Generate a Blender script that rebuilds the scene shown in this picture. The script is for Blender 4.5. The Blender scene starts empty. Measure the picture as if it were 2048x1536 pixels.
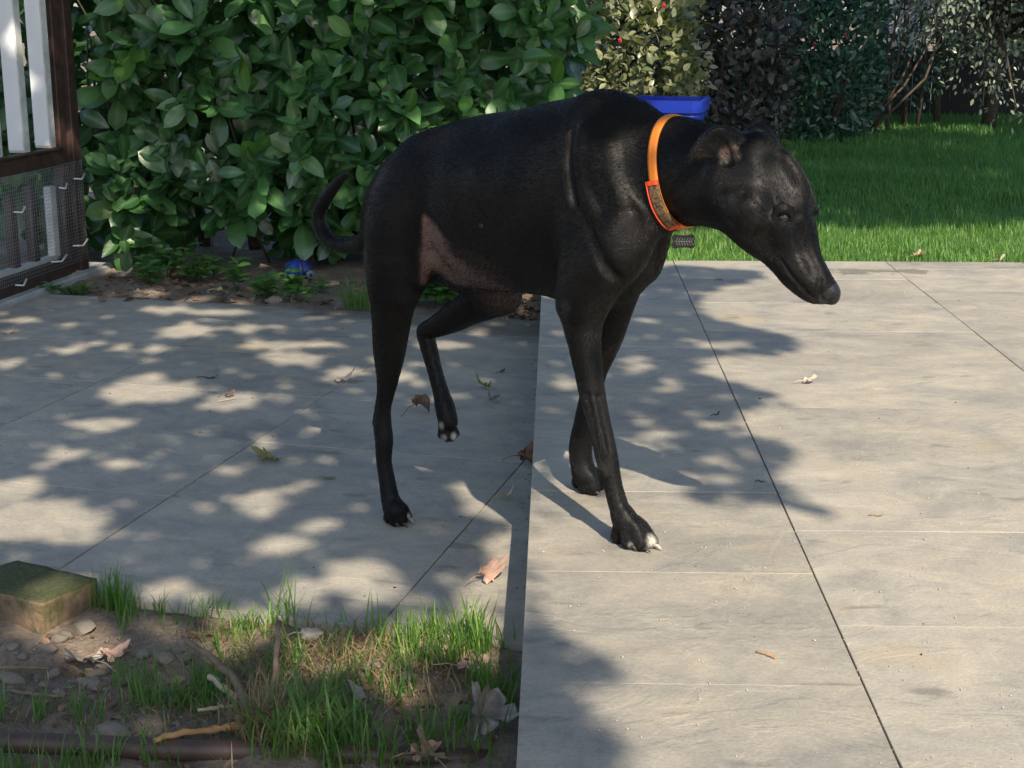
import bpy, bmesh, math, random
import numpy as np
from mathutils import Vector, Matrix, Euler

scene = bpy.context.scene
col = scene.collection
R = math.radians
rng = np.random.default_rng(7)
random.seed(7)

# ------------------------------------------------------------------ camera, sky, sun, exposure
CAM_H = 0.88
FPX = 3000.0                                   # focal length in pixels of a 2048 px wide picture
PITCH = math.atan(763.0 / FPX)
cam_d = bpy.data.cameras.new('camera')
cam = bpy.data.objects.new('camera', cam_d)
col.objects.link(cam)
cam.location = (0, 0, CAM_H)
cam.rotation_euler = (math.pi / 2 - PITCH, 0, 0)
cam_d.sensor_width = 36.0
cam_d.lens = 36.0 * FPX / 2048.0
cam_d.clip_start = 0.05
cam_d.clip_end = 500
scene.camera = cam

SUN = Vector((0.20, -0.71, 0.67)).normalized()  # towards the sun: behind the camera, a little to the right
world = bpy.data.worlds.new('World')
scene.world = world
world.use_nodes = True
wn = world.node_tree.nodes
wl = world.node_tree.links
wn.clear()
sky = wn.new('ShaderNodeTexSky')
sky.sky_type = 'NISHITA'
sky.sun_disc = False
sky.sun_elevation = math.asin(SUN.z)
sky.sun_rotation = math.atan2(SUN.x, SUN.y)
sky.air_density = 1.0
sky.dust_density = 1.0
bg = wn.new('ShaderNodeBackground')
bg.inputs['Strength'].default_value = 0.15
wo = wn.new('ShaderNodeOutputWorld')
wl.new(sky.outputs[0], bg.inputs[0])
wl.new(bg.outputs[0], wo.inputs[0])

sun_d = bpy.data.lights.new('sun', 'SUN')
sun_d.energy = 5.0
sun_d.angle = R(0.53)
sun_d.color = (1.0, 0.88, 0.71)
sun = bpy.data.objects.new('sun', sun_d)
sun.rotation_euler = SUN.to_track_quat('Z', 'Y').to_euler()
sun.location = SUN * 20
col.objects.link(sun)

scene.view_settings.view_transform = 'Standard'
scene.view_settings.look = 'None'
scene.view_settings.exposure = 0.36
scene.view_settings.gamma = 1.0
scene.view_settings.use_curve_mapping = False

# ------------------------------------------------------------------ survey helpers: a measured point of the place from its bearing
CP, SP = math.cos(PITCH), math.sin(PITCH)
def bearing(x, y):
    a = (x - 1024) / FPX; b = (768 - y) / FPX
    return np.array([a, CP + b * SP, -SP + b * CP])
EYE = np.array([0, 0, CAM_H])
def gnd(x, y, z=0.0):                           # on a level plane
    r = bearing(x, y); return EYE + r * ((z - CAM_H) / r[2])
def dep(x, y, D):                               # at a distance along the ground
    r = bearing(x, y); return EYE + r * (D / r[1])

# ------------------------------------------------------------------ object helpers
def tag(o, label=None, cat=None, group=None, kind=None):
    if label: o['label'] = label
    if cat: o['category'] = cat
    if group: o['group'] = group
    if kind: o['kind'] = kind
    return o
def empty(name, loc=(0, 0, 0), rz=0.0):
    o = bpy.data.objects.new(name, None)
    o.location = loc; o.rotation_euler = (0, 0, rz); o.empty_display_size = 0.1
    col.objects.link(o)
    return o
def link(name, me, parent=None):
    o = bpy.data.objects.new(name, me)
    col.objects.link(o)
    if parent is not None: o.parent = parent
    return o
def mesh_np(name, V, F, mat=None, smooth=False):
    """fast mesh from arrays; F is (n,3) or (n,4) or list of such arrays"""
    me = bpy.data.meshes.new(name)
    V = np.asarray(V, np.float32)
    Fs = F if isinstance(F, list) and isinstance(F[0], np.ndarray) and F[0].ndim == 2 else [F]
    Fs = [np.asarray(q, np.int32) for q in Fs if len(q)]
    nl = sum(q.size for q in Fs)
    lv = np.concatenate([q.ravel() for q in Fs])
    tot = np.concatenate([np.full(len(q), q.shape[1], np.int32) for q in Fs])
    start = np.concatenate([[0], np.cumsum(tot)[:-1]]).astype(np.int32)
    me.vertices.add(len(V)); me.vertices.foreach_set('co', V.ravel())
    me.loops.add(nl); me.loops.foreach_set('vertex_index', lv)
    me.polygons.add(len(tot)); me.polygons.foreach_set('loop_start', start)
    me.polygons.foreach_set('loop_total', tot)
    if smooth: me.polygons.foreach_set('use_smooth', np.ones(len(tot), bool))
    me.update(calc_edges=True)
    if mat is not None:
        for m in (mat if isinstance(mat, (list, tuple)) else [mat]): me.materials.append(m)
    return me
def set_attr(me, name, arr, dom='POINT'):
    arr = np.asarray(arr, np.float32)
    if arr.ndim == 1:
        a = me.attributes.new(name, 'FLOAT', dom); a.data.foreach_set('value', arr)
    else:
        a = me.attributes.new(name, 'FLOAT_COLOR', dom); a.data.foreach_set('color', arr.ravel())
def bm_mesh(bm, name, mat, smooth=False):
    me = bpy.data.meshes.new(name)
    bmesh.ops.recalc_face_normals(bm, faces=bm.faces)
    bm.to_mesh(me); bm.free()
    if mat is not None: me.materials.append(mat)
    if smooth:
        for q in me.polygons: q.use_smooth = True
    return me
def bm_box(bm, c, s, rot=None, bev=0.0):
    r = bmesh.ops.create_cube(bm, size=1.0)
    vs = r['verts']
    bmesh.ops.scale(bm, vec=s, verts=vs)
    if bev > 0:
        es = list({e for v in vs for e in v.link_edges})
        b = bmesh.ops.bevel(bm, geom=es, offset=bev, segments=1, profile=.5, affect='EDGES')
        vs = list({v for f in b['faces'] for v in f.verts} | {v for v in vs if v.is_valid})
    if rot is not None: bmesh.ops.rotate(bm, cent=(0, 0, 0), matrix=rot, verts=vs)
    bmesh.ops.translate(bm, vec=c, verts=vs)
def tube_arrays(P, rad, seg=8, cap=True, ref=None):
    """tube round a polyline"""
    P = np.asarray(P, float); n = len(P)
    rad = np.broadcast_to(np.asarray(rad, float), (n,)) if np.ndim(rad) < 2 else np.asarray(rad)
    T = np.gradient(P, axis=0); T /= np.linalg.norm(T, axis=1)[:, None] + 1e-12
    up = np.array(ref if ref is not None else (0, 0, 1.0))
    if abs(T[0] @ up) > .9: up = np.array((1.0, 0, 0))
    V = []; N = up - T[0] * (up @ T[0]); N /= np.linalg.norm(N)
    for i in range(n):
        N = N - T[i] * (N @ T[i]); N /= np.linalg.norm(N) + 1e-12
        B = np.cross(T[i], N)
        a = np.arange(seg) * 2 * math.pi / seg
        V.append(P[i] + (np.cos(a)[:, None] * N + np.sin(a)[:, None] * B) * rad[i])
    V = np.concatenate(V)
    i = np.arange(n - 1)[:, None] * seg; j = np.arange(seg)[None]; k = (j + 1) % seg
    F = np.stack([i + j, i + k, i + seg + k, i + seg + j], -1).reshape(-1, 4)
    if cap:
        V = np.concatenate([V, P[:1], P[-1:]]); c0 = n * seg; j = np.arange(seg); k = (j + 1) % seg
        T3 = np.concatenate([np.stack([np.full(seg, c0), k, j], 1), np.stack([np.full(seg, c0 + 1), (n - 1) * seg + j, (n - 1) * seg + k], 1)])
        return V, F, T3
    return V, F, np.zeros((0, 3), int)
def tubes(name, list_of, mat, smooth=True):
    Vs, F4, F3, o = [], [], [], 0
    for P, r, s in list_of:
        V, F, T = tube_arrays(P, r, s)
        Vs.append(V); F4.append(F + o); F3.append(T + o); o += len(V)
    return mesh_np(name, np.concatenate(Vs), [np.concatenate(F4), np.concatenate(F3)], mat, smooth)

# ------------------------------------------------------------------ material helpers
def new_mat(name):
    m = bpy.data.materials.new(name); m.use_nodes = True
    nt = m.node_tree; b = nt.nodes['Principled BSDF']
    return m, nt, b
def N(nt, t, **kw):
    n = nt.nodes.new(t)
    for k, v in kw.items():
        if k.startswith('i_'):
            key = k[2:]
            n.inputs[int(key) if key.isdigit() else key].default_value = v
        else: setattr(n, k, v)
    return n
def ramp(nt, fac, stops, interp='LINEAR'):
    r = nt.nodes.new('ShaderNodeValToRGB'); r.color_ramp.interpolation = interp
    el = r.color_ramp.elements
    while len(el) < len(stops): el.new(0.5)
    for e, (p_, c) in zip(el, stops):
        e.position = p_; e.color = c if len(c) == 4 else (*c, 1)
    nt.links.new(fac, r.inputs[0]); return r
def mixc(nt, fac, a, b, mode='MIX'):
    m = nt.nodes.new('ShaderNodeMix'); m.data_type = 'RGBA'; m.blend_type = mode
    for sock, v in ((m.inputs[0], fac), (m.inputs[6], a), (m.inputs[7], b)):
        if isinstance(v, bpy.types.NodeSocket): nt.links.new(v, sock)
        else: sock.default_value = v if not isinstance(v, tuple) or len(v) == 4 else (*v, 1)
    return m.outputs[2]
def math_n(nt, op, a, b=None, clamp=False):
    m = nt.nodes.new('ShaderNodeMath'); m.operation = op; m.use_clamp = clamp
    for sock, v in zip(m.inputs, (a, b)):
        if v is None: continue
        if isinstance(v, bpy.types.NodeSocket): nt.links.new(v, sock)
        else: sock.default_value = v
    return m.outputs[0]
def noise(nt, vec, scale, detail=4, rough=.55, dist=0.0):
    n = N(nt, 'ShaderNodeTexNoise'); n.inputs['Scale'].default_value = scale
    n.inputs['Detail'].default_value = detail; n.inputs['Roughness'].default_value = rough
    n.inputs['Distortion'].default_value = dist
    if vec is not None: nt.links.new(vec, n.inputs['Vector'])
    return n
def bump(nt, b, h, strength=.3, dist=.002, prev=None):
    n = N(nt, 'ShaderNodeBump'); n.inputs['Strength'].default_value = strength; n.inputs['Distance'].default_value = dist
    nt.links.new(h, n.inputs['Height'])
    if prev is not None: nt.links.new(prev, n.inputs['Normal'])
    if b is not None: nt.links.new(n.outputs[0], b.inputs['Normal'])
    return n.outputs[0]
def coords(nt, kind='Object', scale=None, obj_offset=True):
    tc = N(nt, 'ShaderNodeTexCoord'); v = tc.outputs[kind]
    if scale is not None:
        mp = N(nt, 'ShaderNodeMapping'); mp.inputs['Scale'].default_value = scale
        nt.links.new(v, mp.inputs[0]); v = mp.outputs[0]
    return v
def simple_mat(name, colr, rough=.6, var=.25, nscale=30, bstr=.2, spec=.5, metallic=0):
    m, nt, b = new_mat(name)
    v = coords(nt, 'Object')
    n = noise(nt, v, nscale, 5, .6)
    lo = tuple(c * (1 - var) for c in colr); hi = tuple(min(1, c * (1 + var)) for c in colr)
    r = ramp(nt, n.outputs[0], [(.25, lo), (.75, hi)])
    nt.links.new(r.outputs[0], b.inputs['Base Color'])
    b.inputs['Roughness'].default_value = rough; b.inputs['Specular IOR Level'].default_value = spec
    b.inputs['Metallic'].default_value = metallic
    bump(nt, b, n.outputs[0], bstr, .003)
    return m

# ------------------------------------------------------------------ ground, paving
def stone_mat():
    m, nt, b = new_mat('paving_stone')
    tc = N(nt, 'ShaderNodeTexCoord'); oi = N(nt, 'ShaderNodeObjectInfo')
    sh = N(nt, 'ShaderNodeVectorMath', operation='SCALE'); sh.inputs[0].default_value = (31, 17, 9); nt.links.new(oi.outputs['Random'], sh.inputs['Scale'])
    ad = N(nt, 'ShaderNodeVectorMath', operation='ADD'); nt.links.new(tc.outputs['Object'], ad.inputs[0]); nt.links.new(sh.outputs[0], ad.inputs[1])
    def mp(s):
        q = N(nt, 'ShaderNodeMapping'); q.inputs['Scale'].default_value = s; nt.links.new(ad.outputs[0], q.inputs[0]); return q.outputs[0]
    big = noise(nt, mp((1.6, 1.9, 1)), 2.8, 7, .68, .6)
    streak = noise(nt, mp((5, 6.5, 5)), 1.5, 7, .7, 1.2)
    fine = noise(nt, ad.outputs[0], 160, 4, .7)
    grit = noise(nt, ad.outputs[0], 620, 2, .5)
    pat = noise(nt, mp((1, 1.6, 1)), 3.1, 3, .5, .3)
    c = ramp(nt, big.outputs[0], [(.30, (.270, .258, .236)), (.5, (.375, .348, .295)), (.72, (.465, .415, .325))])
    c2 = mixc(nt, .36, c.outputs[0], ramp(nt, streak.outputs[0], [(.3, (.28, .28, .29)), (.72, (.74, .71, .66))]).outputs[0], 'OVERLAY')
    c3 = mixc(nt, .30, c2, ramp(nt, fine.outputs[0], [(.3, (.3, .3, .3)), (.7, (.7, .7, .7))]).outputs[0], 'OVERLAY')
    och = ramp(nt, pat.outputs[0], [(.62, (0, 0, 0)), (.78, (1, 1, 1))])
    c4 = mixc(nt, math_n(nt, 'MULTIPLY', och.outputs[0], .42), c3, (.50, .39, .22))
    spk = ramp(nt, grit.outputs[0], [(.70, (0, 0, 0)), (.74, (1, 1, 1))])
    c5 = mixc(nt, math_n(nt, 'MULTIPLY', spk.outputs[0], .35), c4, (.62, .60, .55))
    stn = noise(nt, mp((5, 12, 5)), 1.3, 3, .6, .2)
    st = ramp(nt, stn.outputs[0], [(.63, (0, 0, 0)), (.72, (1, 1, 1))])
    c6 = mixc(nt, math_n(nt, 'MULTIPLY', st.outputs[0], .45), c5, (.10, .095, .085))
    geo = N(nt, 'ShaderNodeNewGeometry'); gp = N(nt, 'ShaderNodeSeparateXYZ'); nt.links.new(geo.outputs['Position'], gp.inputs[0])
    gn = noise(nt, geo.outputs['Position'], 7, 5, .6); wob = math_n(nt, 'MULTIPLY', gn.outputs[0], .34)
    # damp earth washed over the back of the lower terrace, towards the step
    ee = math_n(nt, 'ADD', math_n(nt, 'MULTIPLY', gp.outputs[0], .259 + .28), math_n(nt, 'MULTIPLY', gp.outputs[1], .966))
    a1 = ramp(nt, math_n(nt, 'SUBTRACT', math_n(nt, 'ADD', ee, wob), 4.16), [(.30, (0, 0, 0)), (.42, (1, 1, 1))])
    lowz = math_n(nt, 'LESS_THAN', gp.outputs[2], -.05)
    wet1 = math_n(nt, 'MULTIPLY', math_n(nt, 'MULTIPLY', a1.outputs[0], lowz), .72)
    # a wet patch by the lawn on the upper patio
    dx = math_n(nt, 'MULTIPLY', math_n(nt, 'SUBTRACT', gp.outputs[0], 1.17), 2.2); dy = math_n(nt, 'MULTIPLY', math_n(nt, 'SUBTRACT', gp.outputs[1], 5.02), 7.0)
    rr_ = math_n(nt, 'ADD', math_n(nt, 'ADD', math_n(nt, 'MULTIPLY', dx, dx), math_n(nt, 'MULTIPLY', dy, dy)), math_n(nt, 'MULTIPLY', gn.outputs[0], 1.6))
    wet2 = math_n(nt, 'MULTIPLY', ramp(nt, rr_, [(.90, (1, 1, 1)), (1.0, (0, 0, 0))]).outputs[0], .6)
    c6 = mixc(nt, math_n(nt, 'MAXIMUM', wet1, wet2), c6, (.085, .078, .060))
    val = math_n(nt, 'ADD', math_n(nt, 'MULTIPLY', oi.outputs['Random'], .16), .92)
    hs = N(nt, 'ShaderNodeHueSaturation'); nt.links.new(val, hs.inputs['Value']); nt.links.new(c6, hs.inputs['Color'])
    nt.links.new(hs.outputs[0], b.inputs['Base Color'])
    b.inputs['Roughness'].default_value = .62; b.inputs['Specular IOR Level'].default_value = .35
    # cleft relief: thin ledges
    led = noise(nt, mp((1.3, 1.6, 1)), 2.2, 5, .55, 1.0)
    wv = ramp(nt, led.outputs[0], [(.44, (0, 0, 0)), (.47, (.55, .55, .55)), (.56, (.6, .6, .6)), (.58, (1, 1, 1))])
    h = math_n(nt, 'ADD', math_n(nt, 'MULTIPLY', wv.outputs[0], .9), math_n(nt, 'MULTIPLY', streak.outputs[0], .4))
    n1 = bump(nt, None, h, .28, .006)
    n2 = bump(nt, None, fine.outputs[0], .5, .0022, n1)
    bump(nt, b, grit.outputs[0], .3, .001, n2)
    return m
STONE = stone_mat()
soil_m, nt, b = new_mat('garden_soil')
v = coords(nt, 'Object')
n0 = noise(nt, v, 6, 6, .65); n1_ = noise(nt, v, 70, 5, .7)
r0 = ramp(nt, n0.outputs[0], [(.3, (.125, .098, .074)), (.55, (.24, .188, .140)), (.75, (.37, .30, .225))])
c_ = mixc(nt, .6, r0.outputs[0], ramp(nt, n1_.outputs[0], [(.3, (.25, .25, .25)), (.7, (.75, .73, .7))]).outputs[0], 'OVERLAY')
nt.links.new(c_, b.inputs['Base Color']); b.inputs['Roughness'].default_value = .95
bump(nt, b, n1_.outputs[0], .8, .012)
mortar_m = simple_mat('joint_mortar', (.26, .24, .20), .9, .5, 120, .4)
conc_m = simple_mat('pale_concrete', (.36, .36, .35), .85, .18, 25, .3)

def vnoise(x, y, s, seed):
    """cheap smooth value noise on arrays"""
    rg = np.random.default_rng(seed); T = rg.random((64, 64))
    x = np.asarray(x) * s + 100; y = np.asarray(y) * s + 100; i = np.floor(x).astype(int); j = np.floor(y).astype(int); u = x - i; w = y - j
    u = u * u * (3 - 2 * u); w = w * w * (3 - 2 * w); g = lambda a, c: T[a % 64, c % 64]
    return (g(i, j) * (1 - u) + g(i + 1, j) * u) * (1 - w) + (g(i, j + 1) * (1 - u) + g(i + 1, j + 1) * u) * w - .5
def sheet(name, x0, x1, y0, y1, st, zf, mat, label=None):
    xs = np.linspace(x0, x1, max(2, int((x1 - x0) / st) + 1)); ys = np.linspace(y0, y1, max(2, int((y1 - y0) / st) + 1))
    X, Y = np.meshgrid(xs, ys); Z = zf(X, Y) * np.ones_like(X)
    nx_, ny_ = len(xs), len(ys)
    i = np.arange((nx_ - 1) * (ny_ - 1)); a = (i // (nx_ - 1)) * nx_ + i % (nx_ - 1)
    F = np.stack([a, a + 1, a + nx_ + 1, a + nx_], 1)
    o = link(name, mesh_np(name, np.stack([X, Y, Z], -1).reshape(-1, 3), F, mat, True))
    o['kind'] = 'structure'
    return o
sheet('ground', -150, 150, -120, 200, 20, lambda x, y: -.19, soil_m)
def soil_z(x, y):
    z = -.146 + .030 * vnoise(x, y, 3.1, 1) + .020 * vnoise(x, y, 9, 2) + .016 * vnoise(x, y, 26, 3) + .010 * vnoise(x, y, 55, 4)
    return z
def front_z(x, y):
    e = x * math.sin(R(15)) + y * math.cos(R(15))
    k = np.clip((e - 1.98) / .16, 0, 1)
    return soil_z(x, y) * (1 - .75 * k) - .127 * .75 * k - .08 * np.clip((e - 2.172) / .02, 0, 1)
sheet('bare_soil', -1.6, .30, 1.2, 2.46, .016, front_z, soil_m)
bed_z = lambda x, y: -.128 + .05 * vnoise(x, y, 2.2, 5) + .02 * vnoise(x, y, 9, 6) + .012 * vnoise(x, y, 25, 7) - .03 * np.clip((4.95 - y) / .2, 0, 1)
sheet('planting_bed', -2.6, .40, 4.5, 7.6, .03, bed_z, soil_m)
lawn_soil = simple_mat('lawn_soil', (.022, .030, .012), .95, .4, 12, .4)
lawn_z = lambda x, y: -.035 + .03 * vnoise(x, y, .8, 8) + .012 * vnoise(x, y, 4, 9) + .02 * np.clip((y - 6) / 4, 0, 1)
sheet('lawn', .12, 9, 5.15, 14, .08, lawn_z, lawn_soil)

# upper patio: a raised slab laid with long tiles in running bond
UA = R(1.66); UE = np.array([math.sin(UA), math.cos(UA)]); UQ = np.array([math.cos(UA), -math.sin(UA)])
UO = gnd(1030, 1536)[:2] - UE * gnd(1030, 1536)[1] / UE[1]           # the step's line where it passes y=0
def up(q, e): p = UO + UQ * q + UE * e; return p
def prism_xy(name, pts, z0, z1, mat):
    bm = bmesh.new(); a = [bm.verts.new((*p, z0)) for p in pts]; c = [bm.verts.new((*p, z1)) for p in pts]
    bm.faces.new(a[::-1]); bm.faces.new(c)
    for i in range(len(pts)): bm.faces.new((a[i], a[(i + 1) % len(pts)], c[(i + 1) % len(pts)], c[i]))
    return bm_mesh(bm, name, mat)
E0, E1 = .35, 5.235
patio = link('patio', prism_xy('patio', [up(.008, E0), up(6.4, E0), up(6.4, E1 - .008), up(.008, E1 - .008)], -.20, -.0045, mortar_m))
patio['kind'] = 'structure'
def tile_mesh(name, w, d, th=.026, bev=.0006):
    bm = bmesh.new(); bm_box(bm, (0, 0, -th / 2), (w, d, th), bev=bev); return bm_mesh(bm, name, STONE)
tmesh = {}
def lay(parent, q0, q1, e0, e1, frame, rz, z, gq=.0026, ge=.0005):
    w, d = q1 - q0 - gq, e1 - e0 - ge
    if w < .02 or d < .02: return
    key = (round(w, 3), round(d, 3))
    if key not in tmesh: tmesh[key] = tile_mesh('paving_tile', *key)
    p = frame((q0 + q1) / 2, (e0 + e1) / 2)
    o = link('paving_tile', tmesh[key], parent)
    o.location = (p[0], p[1], z + rng.uniform(-.0007, .0007)); o.rotation_euler = (rng.normal(0, .0010), rng.normal(0, .0010), rz)
cols_ = [0, .458, 1.200, 1.942, 2.684, 3.426, 4.168, 4.91, 5.652, 6.394]
for ci in range(len(cols_) - 1):
    e_ref = 2.453 if ci % 2 else 2.453 - .2025
    ks = np.arange(-8, 9); es = [E0] + [e_ref + .405 * k for k in ks if E0 + .03 < e_ref + .405 * k < E1 - .03] + [E1]
    for a, c in zip(es[:-1], es[1:]): lay(patio, cols_[ci], cols_[ci + 1], a, c, up, -UA, 0.0)
# lower terrace, turned a little against the step
LA = R(15); LE = np.array([math.sin(LA), math.cos(LA)]); LQ = np.array([math.cos(LA), -math.sin(LA)])
low = lambda q, e: LQ * q + LE * e
LZ = -.12
terr = link('terrace', prism_xy('terrace', [low(-3.30, 2.18), low(-.42, 2.18), low(-1.04, 4.61), low(-3.30, 4.61)], -.21, LZ - .0045, mortar_m))
terr['kind'] = 'structure'
lc = [-3.41, -2.76, -2.11, -1.46, -.81, -.16]
for ci in range(len(lc) - 1):
    for k in range(6):
        a, c = 2.27 + .42 * (k - 1) + (.42 if 0 else 0), 2.27 + .42 * k
        a = max(a, 2.165)
        if c > 4.62: c = 4.62
        # the right-hand column is cut to the step
        q1 = lc[ci + 1]
        if ci == 4:
            # run under the step's face
            q1 = min(q1, -.16)
        lay(terr, lc[ci], q1, a, c, low, -LA, LZ, .0030, .0010)
    lay(terr, lc[ci], lc[ci + 1], 4.37, 4.62, low, -LA, LZ, .0030, .0010)
# loose grit swept over the paving
def pebbles(name, P, s, mat, seed=1):
    rg = np.random.default_rng(seed); n = len(P)
    base = np.array([(1, 0, 0), (-.5, .87, 0), (-.5, -.87, 0), (.1, .1, .9), (0, 0, -.4)]); F = np.array([(0, 1, 3), (1, 2, 3), (2, 0, 3), (1, 0, 4), (2, 1, 4), (0, 2, 4)])
    V = base[None] * s[:, None, None] * (1 + .8 * (rg.random((n, 5, 3)) - .5)) * (1, .8, .55)
    a = rg.random(n) * 6.28; ca, sa = np.cos(a)[:, None], np.sin(a)[:, None]
    V = np.stack([V[..., 0] * ca - V[..., 1] * sa, V[..., 0] * sa + V[..., 1] * ca, V[..., 2]], -1) + P[:, None]
    o = link(name, mesh_np(name, V.reshape(-1, 3), (F[None] + 5 * np.arange(n)[:, None, None]).reshape(-1, 3), mat)); o['kind'] = 'stuff'; return o
grit_m = simple_mat('pale_grit', (.47, .435, .37), .8, .3, 40, .1)
n = 8000
q = rng.random(n) ** .9 * 2.6 + .01; e = 1.45 + rng.random(n) ** 1.5 * 3.7
clump = vnoise(q, e, 3.0, 11) + vnoise(q, e, 11, 12)
k = (clump > -.12) | (rng.random(n) < .3); q, e = q[k], e[k]
P = np.array([[*up(a, c), .0008] for a, c in zip(q, e)])
pebbles('grit', P, .0008 + .0029 * rng.random(len(P)) ** 3.5, grit_m, 2)
n = 900
P = np.array([[*low(-rng.random() * 1.9 - .55, 2.25 + rng.random() * 2.2), LZ + .001] for _ in range(n)])
P = P[[(p[:2] - UO) @ UQ < -.02 for p in P]]
pebbles('grit', P, .001 + .0026 * rng.random(len(P)) ** 3, grit_m, 3)
n = 520                                                                    # pale grit caught in the long joints
cq = np.array([.458, 1.2, 1.942])[rng.integers(0, 3, n)]; e = 1.5 + rng.random(n) * 3.7
P = np.array([[*up(a + rng.normal(0, .004), c), -.001] for a, c in zip(cq, e)]); k = vnoise(e, cq, 4, 15) > -.08; P = P[k]
pebbles('grit', P, .0009 + .0016 * rng.random(len(P)) ** 2, grit_m, 5)
n = 260                                                                    # dirt washed into the corner under the step
e = 2.4 + rng.random(n) * 2.6; q = -.004 - np.abs(rng.normal(0, .014, n))
pebbles('grit', np.array([[*up(a, c), LZ + .001] for a, c in zip(q, e)]), .001 + .003 * rng.random(n) ** 2, simple_mat('washed_dirt', (.24, .23, .20), .95, .5, 60, .2), 4)

dark_m = simple_mat('dark_crumb', (.035, .028, .022), .9, .4, 60, .2)
n = 330
P = np.array([[*up(rng.random() ** .8 * 2.6 + .02, 1.5 + rng.random() * 3.6), .0006] for _ in range(n)] + [[*p, LZ + .0006] for p in [low(-rng.random() * 1.9 - .5, 2.25 + rng.random() * 2.2) for _ in range(n)] if (p - UO) @ UQ < -.03])
pebbles('crumbs', P, .0008 + .0034 * rng.random(len(P)) ** 4, dark_m, 8)
# ------------------------------------------------------------------ the dog: one continuous implicit surface
HD = np.array([0.725, -0.69, 0.0]); HD /= np.linalg.norm(HD)    # heading
LD = np.array([-HD[1], HD[0], 0.0])                              # the dog's left
DC = np.array([-0.19, 2.845, 0.0])                               # under the hips, on the midline
UZ = np.array([0, 0, 1.0])
def mid(x, y, off=0.0):
    r = bearing(x, y); return EYE + r * ((off + (DC - EYE) @ LD) / (r @ LD))
def px2m(P): return ((P - EYE) @ np.array([0, CP, -SP])) / FPX   # metres per picture pixel at P
class Field:
    def __init__(s, lo, hi, h):
        s.lo = np.array(lo, np.float32); s.h = h
        s.n = np.ceil((np.array(hi) - lo) / h).astype(int) + 1
        s.f = np.full(s.n, 0.5, np.float32)
        s.ax = [s.lo[i] + h * np.arange(s.n[i], dtype=np.float32) for i in range(3)]
    def region(s, lo, hi):
        a = np.clip(np.floor((lo - s.lo) / s.h).astype(int), 0, s.n - 1)
        b = np.clip(np.ceil((hi - s.lo) / s.h).astype(int) + 1, 1, s.n)
        sl = tuple(slice(a[i], b[i]) for i in range(3))
        X = np.meshgrid(*[s.ax[i][sl[i]] for i in range(3)], indexing='ij', sparse=True)
        return sl, X
    def smin(s, sl, d, k, sub=False):
        f = s.f[sl]
        if sub:
            hh = np.maximum(k - np.abs(f + d), 0) / k
            s.f[sl] = np.maximum(f, -d) + hh * hh * k * .25
        else:
            hh = np.maximum(k - np.abs(f - d), 0) / k
            s.f[sl] = np.minimum(f, d) - hh * hh * k * .25
    def cone(s, a, b, ra, rb, k=.02, flat=None, fs=1.0, sub=False):
        """round cone from a to b; flat: a direction along which it is thinner by fs (<1)"""
        a = np.asarray(a, np.float32); b = np.asarray(b, np.float32); m = max(ra, rb) * max(1, fs) + k + .012
        sl, (X, Y, Z) = s.region(np.minimum(a, b) - m, np.maximum(a, b) + m)
        ba = b - a; L2 = float(ba @ ba) + 1e-12
        px, py, pz = X - a[0], Y - a[1], Z - a[2]
        t = np.clip((px * ba[0] + py * ba[1] + pz * ba[2]) / L2, 0, 1)
        dx, dy, dz = px - t * ba[0], py - t * ba[1], pz - t * ba[2]
        q = dx * dx + dy * dy + dz * dz
        if flat is not None:
            w = dx * flat[0] + dy * flat[1] + dz * flat[2]
            q = q + w * w * (1 / fs ** 2 - 1)
        d = np.sqrt(q) - (ra + (rb - ra) * t)
        if flat is not None and fs < 1: d = d * (.5 + .5 * fs)
        s.smin(sl, d, k, sub)
    def chain(s, pts, rads, k=.02, flat=None, fs=1.0, sub=False):
        """a limb: round cones along a smooth curve through the points, unioned hard among themselves, blended into the body"""
        P = np.array(pts, float); r = np.array(rads, float); n = len(P)
        if n > 2:
            t = np.linspace(0, n - 1, (n - 1) * 5 + 1); i = np.minimum(t.astype(int), n - 2); u = (t - i)[:, None]
            Q = np.concatenate([P, r[:, None]], 1); E = np.concatenate([2 * Q[:1] - Q[1:2], Q, 2 * Q[-1:] - Q[-2:-1]])
            a, b, c, d = E[i], E[i + 1], E[i + 2], E[i + 3]
            Q = .5 * (2 * b + (c - a) * u + (2 * a - 5 * b + 4 * c - d) * u ** 2 + (3 * b - a - 3 * c + d) * u ** 3)
            P, r = Q[:, :3], np.maximum(Q[:, 3], .001)
        m = r.max() + k + .012
        lo, hi = P.min(0) - m, P.max(0) + m
        sl, X = s.region(lo, hi)
        D = np.full([sl[q].stop - sl[q].start for q in range(3)], .5, np.float32)
        o = np.array([sl[q].start for q in range(3)])
        for a, b, ra, rb in zip(P[:-1], P[1:], r[:-1], r[1:]):
            mm = max(ra, rb) + k + .006
            s2, (x, y, z) = s.region(np.minimum(a, b) - mm, np.maximum(a, b) + mm)
            ba = b - a; L2 = float(ba @ ba) + 1e-12
            px, py, pz = (x - a[0]).astype(np.float32), (y - a[1]).astype(np.float32), (z - a[2]).astype(np.float32)
            t = np.clip((px * ba[0] + py * ba[1] + pz * ba[2]) / L2, 0, 1)
            dx, dy, dz = px - t * ba[0], py - t * ba[1], pz - t * ba[2]
            q = dx * dx + dy * dy + dz * dz
            if flat is not None:
                w = dx * flat[0] + dy * flat[1] + dz * flat[2]; q = q + w * w * (1 / fs ** 2 - 1)
            d = np.sqrt(q) - (ra + (rb - ra) * t)
            if flat is not None and fs < 1: d = d * (.5 + .5 * fs)
            l2 = tuple(slice(s2[q].start - o[q], s2[q].stop - o[q]) for q in range(3))
            D[l2] = np.minimum(D[l2], d)
        s.smin(sl, D, k, sub)
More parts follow.
